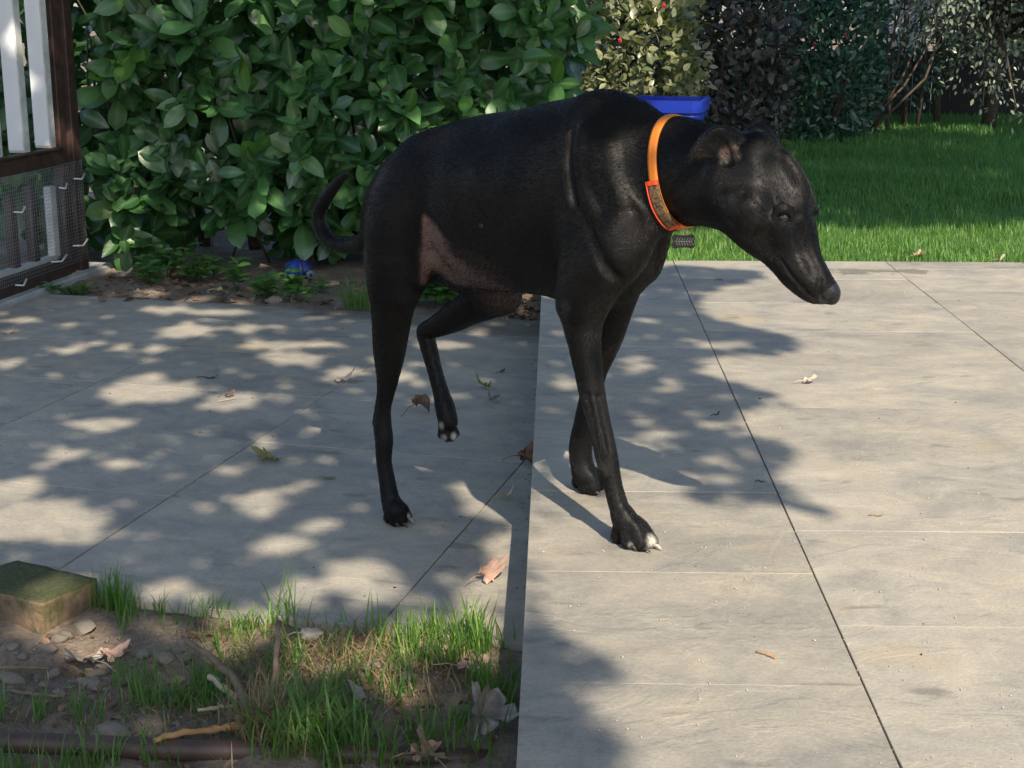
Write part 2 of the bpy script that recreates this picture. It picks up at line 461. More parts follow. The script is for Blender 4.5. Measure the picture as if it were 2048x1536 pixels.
    def val(s, P):
        q = (np.asarray(P) - s.lo) / s.h; i = np.clip(np.floor(q).astype(int), 0, s.n - 2); u = q - i
        r = 0
        for a in (0, 1):
            for b in (0, 1):
                for c in (0, 1):
                    r = r + s.f[i[..., 0] + a, i[..., 1] + b, i[..., 2] + c] * np.abs(1 - a - u[..., 0]) * np.abs(1 - b - u[..., 1]) * np.abs(1 - c - u[..., 2])
        return r
    def hit(s, x, y, inset=0.0, d0=2.05, d1=3.15):
        """where the sight line meets the surface"""
        t = np.arange(d0, d1, .0012); P = EYE + np.outer(t / bearing(x, y)[1], bearing(x, y))
        v = s.val(P); k = np.argmax(v < 0)
        if v[k] >= 0: return None
        w = bearing(x, y); return P[k] + w / np.linalg.norm(w) * inset
    def normal(s, P):
        e = s.h * 1.5; g = np.array([s.val(np.array(P) + e * a) - s.val(np.array(P) - e * a) for a in np.eye(3)])
        return g / (np.linalg.norm(g) + 1e-12)
    def nets(s):
        """naive surface nets"""
        f = s.f; n = s.n
        ins = f < 0
        cnt = np.zeros(n - 1, np.int8)
        for i in (0, 1):
            for j in (0, 1):
                for k in (0, 1): cnt += ins[i:n[0] - 1 + i, j:n[1] - 1 + j, k:n[2] - 1 + k]
        act = (cnt > 0) & (cnt < 8)
        idx = np.argwhere(act); vid = np.full(n - 1, -1, np.int32); vid[act] = np.arange(len(idx))
        acc = np.zeros((len(idx), 3)); c = np.zeros(len(idx))
        co = [(i, j, k) for i in (0, 1) for j in (0, 1) for k in (0, 1)]
        val = {o: f[idx[:, 0] + o[0], idx[:, 1] + o[1], idx[:, 2] + o[2]] for o in co}
        for a in co:
            for ax in range(3):
                if a[ax] == 0:
                    b = list(a); b[ax] = 1; b = tuple(b)
                    va, vb = val[a], val[b]; cr = (va < 0) != (vb < 0)
                    t = np.where(cr, va / np.where(cr, va - vb, 1), 0)
                    p_ = np.array(a, float)[None] + t[:, None] * (np.array(b, float) - np.array(a, float))[None]
                    acc += p_ * cr[:, None]; c += cr
        V = s.lo + s.h * (idx + acc / c[:, None])
        Q = []
        for ax in range(3):
            u, v = (ax + 1) % 3, (ax + 2) % 3
            sl0 = [slice(1, n[i] - 1) for i in range(3)]; sl1 = list(sl0)
            sl0[ax] = slice(0, n[ax] - 1); sl1[ax] = slice(1, n[ax])
            A = ins[tuple(sl0)]; B = ins[tuple(sl1)]
            e = np.argwhere(A != B); fl = A[A != B]
            off = np.array([1, 1, 1]); off[ax] = 0; e = e + off
            def g(du, dv):
                q = e.copy(); q[:, u] -= du; q[:, v] -= dv; return vid[q[:, 0], q[:, 1], q[:, 2]]
            q = np.stack([g(0, 0), g(1, 0), g(1, 1), g(0, 1)], 1)
            q[~fl] = q[~fl][:, ::-1]; Q.append(q[:, ::-1])
        return V, np.concatenate(Q)[:, ::-1]

def build_dog(vox=0.0035):
    fd = Field((-.52, 1.98, -.135), (0.68, 3.2, .80), vox)
    # trunk: elliptical sections along the heading
    S  = [-.125, -.09, -.05, .02, .08, .14, .20, .27, .35, .43, .495, .545, .585, .612]
    TP = [.505, .550, .597, .638, .659, .674, .687, .696, .714, .729, .733, .718, .675, .620]
    BT = [.440, .425, .408, .398, .384, .371, .370, .376, .380, .372, .378, .410, .470, .545]
    WD = [.020, .046, .062, .072, .076, .083, .094, .104, .109, .106, .100, .088, .066, .035]
    dense = np.linspace(S[0], S[-1], 160)
    def smooth(v):
        y = np.interp(dense, S, v); kk = np.hanning(13); kk /= kk.sum()
        return np.convolve(np.pad(y, 6, mode='reflect', reflect_type='odd'), kk, 'valid')
    sl, (X, Y, Z) = fd.region(DC + HD * .27 - [.6, .6, 0] + UZ * .30, DC + HD * .27 + [.6, .6, .82])
    s_ = (X - DC[0]) * HD[0] + (Y - DC[1]) * HD[1] + 0 * Z
    l_ = (X - DC[0]) * LD[0] + (Y - DC[1]) * LD[1] + 0 * Z
    tp = np.interp(s_, dense, smooth(TP)); bt = np.interp(s_, dense, smooth(BT)); w = np.interp(s_, dense, smooth(WD))
    zc = bt + (tp - bt) * .56; up = Z > zc
    hh = np.where(up, tp - zc, zc - bt)
    v = (Z - zc) / hh
    keel = 1 - .18 * np.clip(-v, 0, 1) ** 2 - .10 * np.clip(v, 0, 1) ** 2
    d = (np.sqrt((l_ / (w * keel)) ** 2 + v ** 2) - 1) * np.minimum(w, hh) * .9
    d = np.maximum(d, np.maximum(S[0] - s_, s_ - S[-1]))
    fd.smin(sl, d.astype(np.float32), .01)
    def M(l, fs=None, k=.015, flat=None, sub=False):
        pts = [mid(x, y, o) for x, y, o, r in l]
        rad = [r * px2m(q) for (x, y, o, r), q in zip(l, pts)]
        fd.chain(pts, rad, k, flat, fs if fs else 1.0, sub)
    # right hind leg (planted): thigh blends into the flank, then shank, hock and pastern
    M([(842, 345, -.030, 42), (814, 402, -.046, 61), (797, 455, -.056, 65), (791, 515, -.060, 61), (788, 575, -.062, 50)], k=.055)
    M([(791, 520, -.060, 60), (788, 580, -.062, 48), (783, 640, -.062, 39), (779, 700, -.061, 32), (775, 760, -.060, 21), (768, 812, -.060, 14), (765, 848, -.060, 17.5),
       (768, 880, -.060, 17.5), (768, 920, -.060, 15), (774, 960, -.058, 15.5), (781, 1000, -.057, 18), (789, 1022, -.057, 20)], k=.010)
    M([(858, 420, -.035, 22), (852, 480, -.05, 14), (842, 560, -.058, 9)], k=.03)
    fd.cone(mid(762, 775, -.052), mid(752, 846, -.052), .006, .007, .012)                    # tendon to the point of the hock
    # left hind leg (lifted and tucked forward)
    M([(890, 440, .030, 56), (940, 520, .050, 58), (985, 575, .058, 44), (1000, 588, .060, 40)], k=.04)
    M([(1000, 586, .060, 42), (975, 600, .062, 38), (940, 616, .062, 33), (903, 637, .062, 28), (868, 655, .062, 20), (852, 661, .062, 17), (852, 672, .062, 17), (859, 700, .062, 16), (868, 735, .062, 14.5),
       (880, 778, .062, 15), (890, 815, .062, 19), (896, 842, .062, 19)], k=.010)
    for q, o in (((884, 868), .052), ((894, 874), .056), ((903, 874), .064), ((910, 866), .074)):
        fd.cone(mid(892, 838, (o + .062) / 2), mid(q[0], q[1], o), .0125, .0085, .004)
    # right fore: shoulder blade, upper arm, forearm
    M([(1184, 240, -.030, 32), (1205, 305, -.056, 46), (1234, 390, -.058, 46), (1258, 452, -.060, 44)], k=.040)
    M([(1258, 452, -.060, 46), (1238, 500, -.074, 62), (1190, 560, -.084, 54), (1165, 612, -.088, 42)], k=.035)
    M([(1180, 420, -.070, 44), (1166, 500, -.084, 42), (1148, 570, -.088, 32), (1142, 606, -.09, 24)], k=.030)      # triceps
    M([(1138, 615, -.090, 18), (1141, 632, -.090, 19), (1160, 660, -.090, 30)], k=.012)                               # point of the elbow
    M([(1205, 545, -.085, 44), (1180, 605, -.088, 40), (1170, 645, -.088, 35), (1170, 690, -.088, 32), (1177, 740, -.088, 28), (1185, 790, -.088, 25.5), (1196, 840, -.088, 23),
       (1206, 880, -.088, 22), (1215, 922, -.088, 21.5), (1225, 966, -.088, 18), (1236, 1008, -.088, 19), (1247, 1036, -.088, 21)], k=.012)
    # left fore
    M([(1268, 470, .040, 46), (1250, 555, .058, 38), (1234, 618, .076, 31), (1216, 680, .082, 27), (1193, 740, .082, 22), (1180, 795, .082, 20.5), (1169, 848, .082, 21), (1161, 895, .080, 22.5),
       (1164, 932, .080, 22), (1169, 952, .080, 22)], k=.015)
    # paws: toes on the ground, a broad pad between them
    def toes(root, tips, ra, rb, z):
        g = [gnd(tx, ty, z + rb) for tx, ty in tips]
        c = sum(g) / 4
        fd.cone(root, root * .45 + c * .55 + UZ * .004, ra * 1.15, ra * 1.15, .012)
        for t, rr in zip(g, (.92, 1.0, 1.0, .92)):
            t = t + UZ * rb * (rr - 1)
            m = root * .45 + t * .55 + UZ * .010
            fd.chain([root, m, t], [ra * .9, rb * 1.02 * rr, rb * .97 * rr], .0035)
    toes(mid(1249, 1036, -.088), [(1236, 1072), (1258, 1083), (1283, 1087), (1302, 1081)], .0150, .0130, 0.0)
    toes(mid(1170, 945, .081), [(1157, 962), (1170, 973), (1187, 976), (1199, 966)], .0155, .0135, 0.0)
    toes(mid(790, 1016, -.057), [(778, 1034), (790, 1040), (803, 1040), (813, 1031)], .0145, .0120, -.12)
    # neck
    M([(1225, 300, .0, 92), (1310, 338, .0, 106), (1352, 343, .0, 108), (1400, 348, .0, 102), (1450, 354, 0, 92), (1490, 362, 0, 80)], fs=.74, k=.04, flat=LD)
    # chest front
    M([(1245, 390, 0.0, 70), (1250, 450, 0.0, 62), (1255, 515, 0, 52), (1235, 560, 0, 40)], k=.03)
    M([(1300, 450, 0, 26), (1314, 482, 0.0, 24), (1294, 530, .02, 26)], k=.02)
    # head: axis from the occiput to the nose
    O, NZ = dep(1485, 270, 2.315), dep(1675, 590, 2.215)
    A = (NZ - O); A /= np.linalg.norm(A)
    m_ = .00076
    rt_ = np.cross(A, UZ); rt_ /= np.linalg.norm(rt_)                       # the dog's right
    if rt_ @ (O - EYE) > 0: rt_ = -rt_
    def hp(a, u, side=0.0):
        x = 1485 + .51 * a + .86 * u; y = 270 + .86 * a - .51 * u
        return dep(x, y, 2.315 - .1 * a / 372) + rt_ * side
    def HC(l, k=.012, fs=.8):
        fd.chain([hp(a, u, sd) for a, u, r, sd in l], [r * m_ for a, u, r, sd in l], k, rt_, fs)
    HC([(50, -8, 56, 0), (95, 4, 58, 0), (135, 9, 54, 0), (185, -2, 47, 0), (218, -14, 46, 0)], fs=.86)            # cranium
    HC([(60, -62, 66, 0), (130, -62, 58, 0), (190, -57, 54, 0), (225, -42, 54, 0)], fs=.72)                  # jaws
    HC([(215, -32, 56, 0), (245, -34, 53, 0), (280, -37, 49, 0), (320, -31, 41, 0), (344, -24, 31, 0), (358, -17, 21, 0)], fs=.74)  # muzzle
    HC([(225, 2, 27, 0), (300, -14, 19, 0), (350, -10, 14, 0)], fs=1.0)                                       # bridge of the nose
    HC([(350, -8, 19, 0), (362, -9, 19, 0), (371, -12, 15, 0)], k=.003, fs=1.08)                                                # nose
    for sd in (1, -1):
        fd.cone(hp(160, 30, sd * .022), hp(198, 28, sd * .026), .013, .010, .016)                              # brows
        fd.cone(hp(190, -20, sd * .030), hp(140, -36, sd * .038), .009, .012, .022)                          # cheek bones
        fd.cone(hp(120, -70, sd * .026), hp(165, -60, sd * .028), .024, .017, .020)                           # masseter
    HC([(70, -100, 38, 0), (118, -88, 40, 0), (170, -72, 38, 0)], fs=.62, k=.025)                              # throat
    fd.chain([dep(1396, 400, 2.33), dep(1446, 412, 2.32), dep(1492, 440, 2.30)], [.031, .032, .028], .03, rt_, .66)
    # tail
    T = [(775, 430, 0, 40), (735, 478, 0, 21), (712, 489, 0, 17), (680, 490, 0, 14.5), (655, 477, 0, 14.5), (640, 452, 0, 14), (639, 425, 0, 13.5), (651, 398, 0, 12.5), (668, 374, 0, 10.5), (684, 356, 0, 7.5), (694, 347, 0, 5)]
    M(T, k=.014)
    # anatomy laid along the surface: (x, y, radius px), inset so that a part of the radius stands proud
    def ridge(pts, proud, k=.012, sub=False):
        P, r = [], []
        for x, y, q in pts:
            h_ = fd.hit(x, y)
            if h_ is None: continue
            n_ = fd.normal(h_); rr = q * px2m(h_)
            P.append(h_ - n_ * (rr - proud) if not sub else h_ + n_ * (rr - proud)); r.append(rr)
        if len(P) > 1: fd.chain(P, r, k, sub=sub)
    ridge([(1166, 255, 12), (1158, 310, 13), (1166, 380, 14), (1190, 430, 16)], .005, .012)                 # hind edge of the shoulder blade
    ridge([(1133, 270, 9), (1130, 330, 9), (1138, 400, 10)], .003, .010)
    ridge([(1146, 262, 7), (1142, 340, 8), (1150, 410, 8)], .004, .010, True)
    ridge([(1220, 290, 12), (1230, 360, 14), (1252, 415, 14)], .003, .014)                                    # spine of the blade
    ridge([(1205, 470, 20), (1235, 440, 20), (1262, 432, 16)], .004, .018)
    ridge([(1185, 470, 10), (1205, 520, 10), (1240, 560, 10)], .004, .012, True)
    ridge([(1186, 800, 5), (1199, 860, 5), (1210, 905, 6)], .003, .005)                                       # cords of the forearm
    ridge([(1176, 790, 4), (1188, 850, 4), (1197, 900, 4)], .0025, .005, True)
    ridge([(1195, 790, 4), (1209, 850, 4), (1219, 900, 4)], .002, .005, True)
    ridge([(1203, 936, 8), (1209, 948, 8)], .005, .006)                                                        # carpal pad
    ridge([(870, 420, 14), (905, 462, 16), (960, 520, 14)], .0014, .025)                                       # flank fold
    ridge([(898, 492, 12), (914, 502, 13)], .006, .010)                                                        # sheath
    # the face
    ridge([(1502, 330, 22), (1512, 368, 22), (1518, 398, 16)], .0022, .024)                                   # temple
    ridge([(1556, 326, 16), (1580, 366, 16), (1588, 402, 14)], .0020, .024, True)                              # hollow beside the crest
    ridge([(1578, 318, 9), (1606, 358, 9), (1622, 400, 9)], .0016, .016)                                      # frontal crest
    ridge([(1488, 388, 5), (1510, 402, 5), (1536, 434, 5)], .0022, .008, True)                                # crease above the cheek
    ridge([(1496, 428, 22), (1508, 452, 24)], .0030, .026)                                                    # masseter
    ridge([(1452, 395, 12), (1458, 430, 12)], .0025, .014)
    ridge([(1524, 470, 14), (1545, 500, 12)], .0022, .018, True)                                              # hollow of the cheek
    ridge([(1603, 470, 10), (1612, 510, 10), (1628, 550, 9)], .0022, .014, True)                              # side of the bridge
    ridge([(1592, 545, 18), (1620, 575, 16)], .0025, .018)                                                    # lip cushion
    ridge([(1650, 603, 4.5), (1622, 590, 4.5), (1592, 560, 4), (1562, 520, 3.5)], .0030, .004, True)          # mouth line
    ridge([(1654, 603, 4), (1663, 601, 4.5), (1671, 594, 3)], .0040, .003, True)                              # nostril
    ridge([(1640, 560, 4), (1638, 580, 4), (1644, 598, 3.5)], .0022, .004, True)                              # edge of the nose pad
    # near ear, folded back
    ev = bearing(1420, 300); ev /= np.linalg.norm(ev)
    eh = fd.hit(1450, 292); ed = eh[1] - .004
    E_ = lambda x, y, q=0.0: dep(x, y, ed - q)
    nrm = ev * .8 + UZ * .4; nrm /= np.linalg.norm(nrm)
    fd.chain([E_(1462, 290), E_(1432, 290, .006), (E_(1406, 303, .006)), E_(1384, 318, .004)], [.020, .021, .014, .006], .004, nrm, .32)
    fd.chain([E_(1482, 278), E_(1458, 262, .006), E_(1432, 260, .010), E_(1410, 276, .010), E_(1390, 302, .008), E_(1378, 320, .004)], [.008, .0075, .0065, .006, .0055, .004], .006)
    fd.chain([E_(1436, 284, .0225), E_(1449, 301, .0225), E_(1456, 320, .020)], [.012, .015, .011], .006, sub=True)
    fd.chain([E_(1462, 284, .010), E_(1472, 300, .011), E_(1474, 318, .008)], [.005, .006, .007], .004)
    # far ear
    F_ = lambda x, y, q=0.0: dep(x, y, 2.352 - q)
    fd.chain([F_(1494, 284), F_(1508, 262), F_(1530, 266), F_(1546, 284)], [.014, .011, .010, .006], .006)
    fd.chain([F_(1500, 285), F_(1520, 280), F_(1540, 290)], [.018, .018, .010], .008)
    # eye: socket and lids, near side found by sight, far side mirrored
    eyes = []
    pe = fd.hit(1567, 433)
    loc = pe - O; sd = float(loc @ rt_)
    for sgn in (1, -1):
        c = pe - rt_ * (sd - sgn * sd)
        nn = fd.normal(c)
        fd.cone(c + nn * .004, c + nn * .010, .0085, .0085, .005, sub=True)
        eyes.append((c - nn * .0050, nn))
    pz = pe[1] - .0015
    def lid(pts, r, q=0.0):
        fd.chain([dep(x, y, pz - q) for x, y in pts], [v * .00075 for v in r], .004)
    lid([(1548, 432), (1557, 424), (1569, 421), (1580, 427), (1587, 438)], [4, 6, 6.5, 5.5, 4], .0010)
    lid([(1549, 434), (1559, 444), (1571, 447), (1582, 443), (1588, 439)], [4, 5, 5, 4.5, 4], .0000)
    lid([(1552, 416), (1568, 411), (1584, 418)], [5, 6, 4], -.002)
    c, nn = eyes[1]; side = np.cross(nn, A); side /= np.linalg.norm(side)
    for q, rr in ((.0085, .0034), (-.0080, .0030)):
        fd.chain([c + nn * .0065 + A * -.013, c + nn * .009 + side * q + A * -.004, c + nn * .009 + side * q + A * .005, c + nn * .006 + A * .014], [.0025, rr, rr, .0025], .004)
    V, Q = fd.nets()
    return V, Q, fd, hp, rt_, A, O, eyes

def dog_materials():
    m, nt, b = new_mat('dog_coat')
    v = coords(nt, 'Object')
    at = N(nt, 'ShaderNodeAttribute', attribute_name='skin')
    sep = N(nt, 'ShaderNodeSeparateColor'); nt.links.new(at.outputs['Color'], sep.inputs[0])
    fine = noise(nt, coords(nt, 'Object', (260, 260, 900)), 1.0, 3, .6)
    fine2 = noise(nt, coords(nt, 'Object', (900, 900, 220)), 1.0, 3, .6)
    broad = noise(nt, v, 22, 4, .6)
    hairs = math_n(nt, 'ADD', math_n(nt, 'MULTIPLY', fine.outputs[0], .5), math_n(nt, 'MULTIPLY', fine2.outputs[0], .5))
    blk = ramp(nt, hairs, [(.3, (.003, .003, .003)), (.7, (.010, .009, .0085))])
    pink = mixc(nt, hairs, (.20, .095, .078), (.34, .185, .155))
    c1 = mixc(nt, sep.outputs[0], blk.outputs[0], pink)
    c2 = mixc(nt, sep.outputs[1], c1, (.55, .52, .47))
    c3 = mixc(nt, sep.outputs[2], c2, mixc(nt, hairs, (.105, .070, .058), (.19, .13, .108)))
    nt.links.new(c3, b.inputs['Base Color'])
    b.inputs['Roughness'].default_value = .42
    rr = ramp(nt, broad.outputs[0], [(.3, (.36,) * 3), (.7, (.52,) * 3)])
    nt.links.new(rr.outputs[0], b.inputs['Roughness'])
    b.inputs['Specular IOR Level'].default_value = .20
    b.inputs['Sheen Weight'].default_value = .04; b.inputs['Sheen Roughness'].default_value = .35
    b.inputs['Sheen Tint'].default_value = (.9, .92, 1, 1)
    n1 = bump(nt, None, broad.outputs[0], .25, .004)
    bump(nt, b, hairs, .30, .0012, n1)
    e, nt2, b2 = new_mat('dog_eye')
    b2.inputs['Base Color'].default_value = (.012, .007, .004, 1); b2.inputs['Roughness'].default_value = .04; b2.inputs['Coat Weight'].default_value = .6
    return m, e
def place_dog(vox=.003):
    V, Q, fd, hp, rt_, A, O, eyes = build_dog(vox)
    mcoat, meye = dog_materials()
    nose_m = simple_mat('dog_nose', (.012, .011, .011), .35, .3, 300, .4)
    nose_m.node_tree.nodes['Principled BSDF'].inputs['Specular IOR Level'].default_value = .6
    base = np.array([.0, 2.68, 0.0])
    root = empty('dog', tuple(base))
    tag(root, 'black short-haired sighthound in an orange collar, one hind paw lifted', 'dog')
    me = mesh_np('dog_body', V - base, Q, [mcoat, nose_m], True)
    bm = bmesh.new(); bm.from_mesh(me); bmesh.ops.recalc_face_normals(bm, faces=bm.faces)
    bm.to_mesh(me); bm.free()
    # skin regions: R pink bare skin, G white hair, B worn brown
    sk = np.zeros((len(V), 4), np.float32); sk[:, 3] = 1
    def blob(ch, c, r, s=1.0):
        if c is None: return
        d = np.linalg.norm(V - np.asarray(c), axis=1) / r
        sk[:, ch] = np.maximum(sk[:, ch], s * (lambda q: q * q * (3 - 2 * q))(np.clip(1.35 - d * 1.05, 0, 1)))
    def strip(ch, pts, rads, q0, q1):
        PR = [(h_, r_) for h_, r_ in ((fd.hit(*q_), r_) for q_, r_ in zip(pts, rads)) if h_ is not None]; P = [q_[0] for q_ in PR]; rads = [q_[1] for q_ in PR]; pts = P; n_ = 24
        for k in range(n_):
            t = k / (n_ - 1) * (len(pts) - 1); a = min(int(t), len(pts) - 2); u = t - a
            blob(ch, P[a] * (1 - u) + P[a + 1] * u, rads[a] * (1 - u) + rads[a + 1] * u, q0 + (q1 - q0) * k / (n_ - 1))
    strip(0, [(854, 440), (857, 500), (848, 560), (838, 600)], [.012, .014, .010, .005], .85, .35)
    strip(0, [(864, 450), (876, 480), (884, 505)], [.016, .018, .014], .85, .45)
    strip(2, [(868, 462), (890, 500), (920, 538), (965, 562), (1005, 575)], [.028, .036, .040, .034, .024], 1.0, .45)
    strip(2, [(870, 515), (900, 550), (945, 566)], [.030, .032, .028], 1.0, .6)
    for x, y, r, q in ((1131, 612, .012, .30), (1128, 628, .010, .25), (1452, 306, .012, .8), (1474, 314, .008, 1), (1466, 296, .008, .8)): blob(2, fd.hit(x, y), r, q)
    for x, y, r, q in ((960, 560, .08, .35), (1010, 590, .06, .3)): blob(2, fd.hit(x, y), r, q)
    for x, y, r, q in ((1300, 1084, .014, 1), (1262, 1090, .006, .5), (814, 1034, .010, .9), (882, 850, .008, .6), (888, 874, .007, .6), (908, 872, .008, .9), (964, 450, .0035, .35)):
        blob(1, fd.hit(x, y), r, q)
    set_attr(me, 'skin', sk)
    cen = np.zeros(len(me.polygons) * 3); me.polygons.foreach_get('center', cen); cen = cen.reshape(-1, 3) + base
    na = np.linalg.norm(cen - hp(366, -12), axis=1)
    mi = (na < .0205).astype(np.int32); me.polygons.foreach_set('material_index', mi)
    link('body', me, root)
    for c, nn in eyes:
        bm = bmesh.new(); bmesh.ops.create_uvsphere(bm, u_segments=24, v_segments=14, radius=.0098)
        o = link('eye', bm_mesh(bm, 'eye', meye, True), root); o.location = c - base + nn * .0015
    # claws
    claw_m = simple_mat('claw_horn', (.05, .045, .04), .4, .3, 200, .2)
    pale_m = simple_mat('claw_pale', (.5, .44, .36), .4, .2, 200, .2)
    def claw(P, d, mat, s=1.0):
        P = np.asarray(P) - base; d = np.asarray(d, float)
        pts = [P, P + d * .008 * s + UZ * .001, P + d * .015 * s - UZ * .004]
        Vc, F4, F3 = tube_arrays(pts, [.0036 * s, .0028 * s, .0008], 8)
        link('claw', mesh_np('claw', Vc, [F4, F3], mat, True), root)
    for tips, z, pale in (([(1237, 1079), (1260, 1092), (1286, 1096), (1306, 1090)], .008, 3), ([(1157, 968), (1170, 980), (1188, 984), (1200, 973)], .008, 9), ([(778, 1040), (790, 1047), (804, 1047), (815, 1038)], -.113, 3)):
        for i, (x, y) in enumerate(tips):
            claw(gnd(x, y, z), HD + np.array([(i - 1.5) * .12, 0, 0]), pale_m if i == pale else claw_m)
    # collar: a band on the section of the neck
    T, B = mid(1344, 234, 0), mid(1374, 458, 0)
    c = (T + B) / 2; e1 = (T - B) / np.linalg.norm(T - B); e2 = -LD - e1 * (-LD @ e1); e2 /= np.linalg.norm(e2); nx = np.cross(e1, e2)
    if nx @ HD < 0: nx = -nx
    n = 72; ring = []
    rr = np.arange(.02, .17, .0008)
    def sect(ang, sh):
        dvec = e1 * math.cos(ang) + e2 * math.sin(ang)
        P = c + nx * sh + np.outer(rr, dvec); v = fd.val(P); k = int(np.argmax(v > 0))
        return rr[k], dvec
    def rad(sh):
        r = np.array([sect(2 * math.pi * i / n, sh)[0] for i in range(n)])
        k = np.hanning(9); k /= k.sum(); return np.convolve(np.pad(r, 4, mode='wrap'), k, 'valid')
    rads = {sh: rad(sh) for sh in (-.011, 0.0, .011)}
    core = (rads[0.0] + rads[.011]) / 2; core = np.minimum(core, core[(-np.arange(n)) % n] + .003)      # a strap lies as a hoop, not into the hollows
    k_ = np.hanning(15); k_ /= k_.sum(); core = np.convolve(np.pad(core, 7, mode='wrap'), k_, 'valid')
    rads = {sh: np.maximum(core, np.minimum(q, core + .0035)) for sh, q in rads.items()}
    def band(a0, a1, w0, w1, lift, thick, name, mat, par, closed=False):
        idx = np.arange(a0, a1 + (0 if closed else 1)); rows = []
        for i in idx:
            k = i % n; ang = 2 * math.pi * k / n; dv = e1 * math.cos(ang) + e2 * math.sin(ang); row = []
            for sh in np.linspace(w0, w1, 5):
                r0 = np.interp(sh, [-.011, 0, .011], [rads[q][k] for q in (-.011, 0.0, .011)])
                row.append(c + nx * sh + dv * (r0 + lift + .0008 * (1 - (2 * (sh - w0) / (w1 - w0) - 1) ** 2)))
            for sh in (w1, w0):
                r0 = np.interp(sh, [-.011, 0, .011], [rads[q][k] for q in (-.011, 0.0, .011)])
                row.append(c + nx * sh + dv * (r0 + lift - thick))
            rows.append(row)
        Vb = np.array(rows).reshape(-1, 3) - base; m_ = 7; nr = len(idx)
        F = []
        for i in range(nr if closed else nr - 1):
            for j in range(m_):
                a, b_ = i * m_ + j, i * m_ + (j + 1) % m_
                i2 = (i + 1) % nr; F.append((a, b_, i2 * m_ + (j + 1) % m_, i2 * m_ + j))
        me = mesh_np(name, Vb, np.array(F), mat, True)
        bm = bmesh.new(); bm.from_mesh(me); bmesh.ops.recalc_face_normals(bm, faces=bm.faces); bm.to_mesh(me); bm.free()
        return link(name, me, par)
    org = simple_mat('orange_webbing', (.72, .21, .022), .5, .15, 400, .5)
    redm = simple_mat('orange_red_piping', (.70, .07, .015), .6, .2, 300, .3)
    pm, nt, b = new_mat('printed_brown_cloth')
    vo = N(nt, 'ShaderNodeTexVoronoi'); vo.inputs['Scale'].default_value = 260; nt.links.new(coords(nt, 'Object'), vo.inputs['Vector'])
    r = ramp(nt, vo.outputs['Color'], [(.2, (.055, .03, .016)), (.55, (.22, .12, .05)), (.8, (.08, .07, .04))])
    nt.links.new(r.outputs[0], b.inputs['Base Color']); b.inputs['Roughness'].default_value = .85
    collar = band(0, n, -.0082, .0082, .0035, .003, 'collar', org, root, True)
    p0, p1 = 19, 31
    band(p0, p1, -.0095, .0095, .0082, .0045, 'collar_sleeve', pm, collar)
    band(p0, p1, -.0113, -.0095, .0088, .005, 'sleeve_piping', redm, collar)
    for q in (p0, p1): band(q, q + 1, -.0112, .0106, .0090, .005, 'sleeve_hem', redm, collar)
    # bone-shaped tag on a ring
    steel = simple_mat('worn_steel', (.58, .53, .46), .5, .3, 300, .2, metallic=.15)
    P0 = mid(1367, 466, -.004) - base
    a = np.arange(17) * 2 * math.pi / 16
    tv = bearing(1367, 482); tv /= np.linalg.norm(tv)
    ex = np.array([1.0, 0, 0]); ez = np.cross(ex, tv); ez /= np.linalg.norm(ez); ez = ez if ez[2] > 0 else -ez; ey = np.cross(ez, ex)
    ringP = [P0 + (ex * math.cos(q) + ez * math.sin(q)) * .0048 for q in a]
    tagc = P0 - ez * .0135
    link('tag_ring', tubes('tag_ring', [(np.array(ringP), .0008, 6)], steel), collar)
    bm = bmesh.new(); pts = []
    for cx_, cz_, a0 in ((.0125, .0055, -60), (-.0125, .0055, 60), (-.0125, -.0055, 120), (.0125, -.0055, 240)):
        for q in range(9):
            an = R(a0 + q * 180 / 8) if cx_ > 0 and cz_ > 0 else None
            base_an = {(1, 1): -45, (-1, 1): 45, (-1, -1): 135, (1, -1): 225}[(int(np.sign(cx_)), int(np.sign(cz_)))]
            an = R(base_an + q * 180 / 8); pts.append((cx_ + .0062 * math.cos(an), cz_ + .0062 * math.sin(an)))
    f0 = [bm.verts.new(tagc + ex * x + ez * z + ey * .0009) for x, z in pts]; f1 = [bm.verts.new(tagc + ex * x + ez * z - ey * .0009) for x, z in pts]
    bm.faces.new(f0); bm.faces.new(f1[::-1])
    for i in range(len(pts)): bm.faces.new((f0[i], f1[i], f1[(i + 1) % len(pts)], f0[(i + 1) % len(pts)]))
    tg = link('bone_tag', bm_mesh(bm, 'bone_tag', simple_mat('tag_dark', (.05, .045, .04), .45, .3, 300, .2, metallic=.6)), collar)
    L = []
    sgn = -1 if (tv @ ey) > 0 else 1
    for k in range(-3, 4):                                          # raised herringbone
        for s2 in (1, -1):
            L.append(([tagc + ex * (k * .0042) + ey * sgn * .0011, tagc + ex * (k * .0042 + .0035) + ez * s2 * .0062 + ey * sgn * .0011], .0006, 5))
    L.append(([tagc - ex * .014 + ey * sgn * .0011, tagc + ex * .014 + ey * sgn * .0011], .0006, 5))
    link('tag_relief', tubes('tag_relief', L, steel), collar)
    global DOG_NOSE, DOG_EYES
    DOG_NOSE = hp(366, -12); DOG_EYES = [q[0] for q in eyes]
    return root, fd
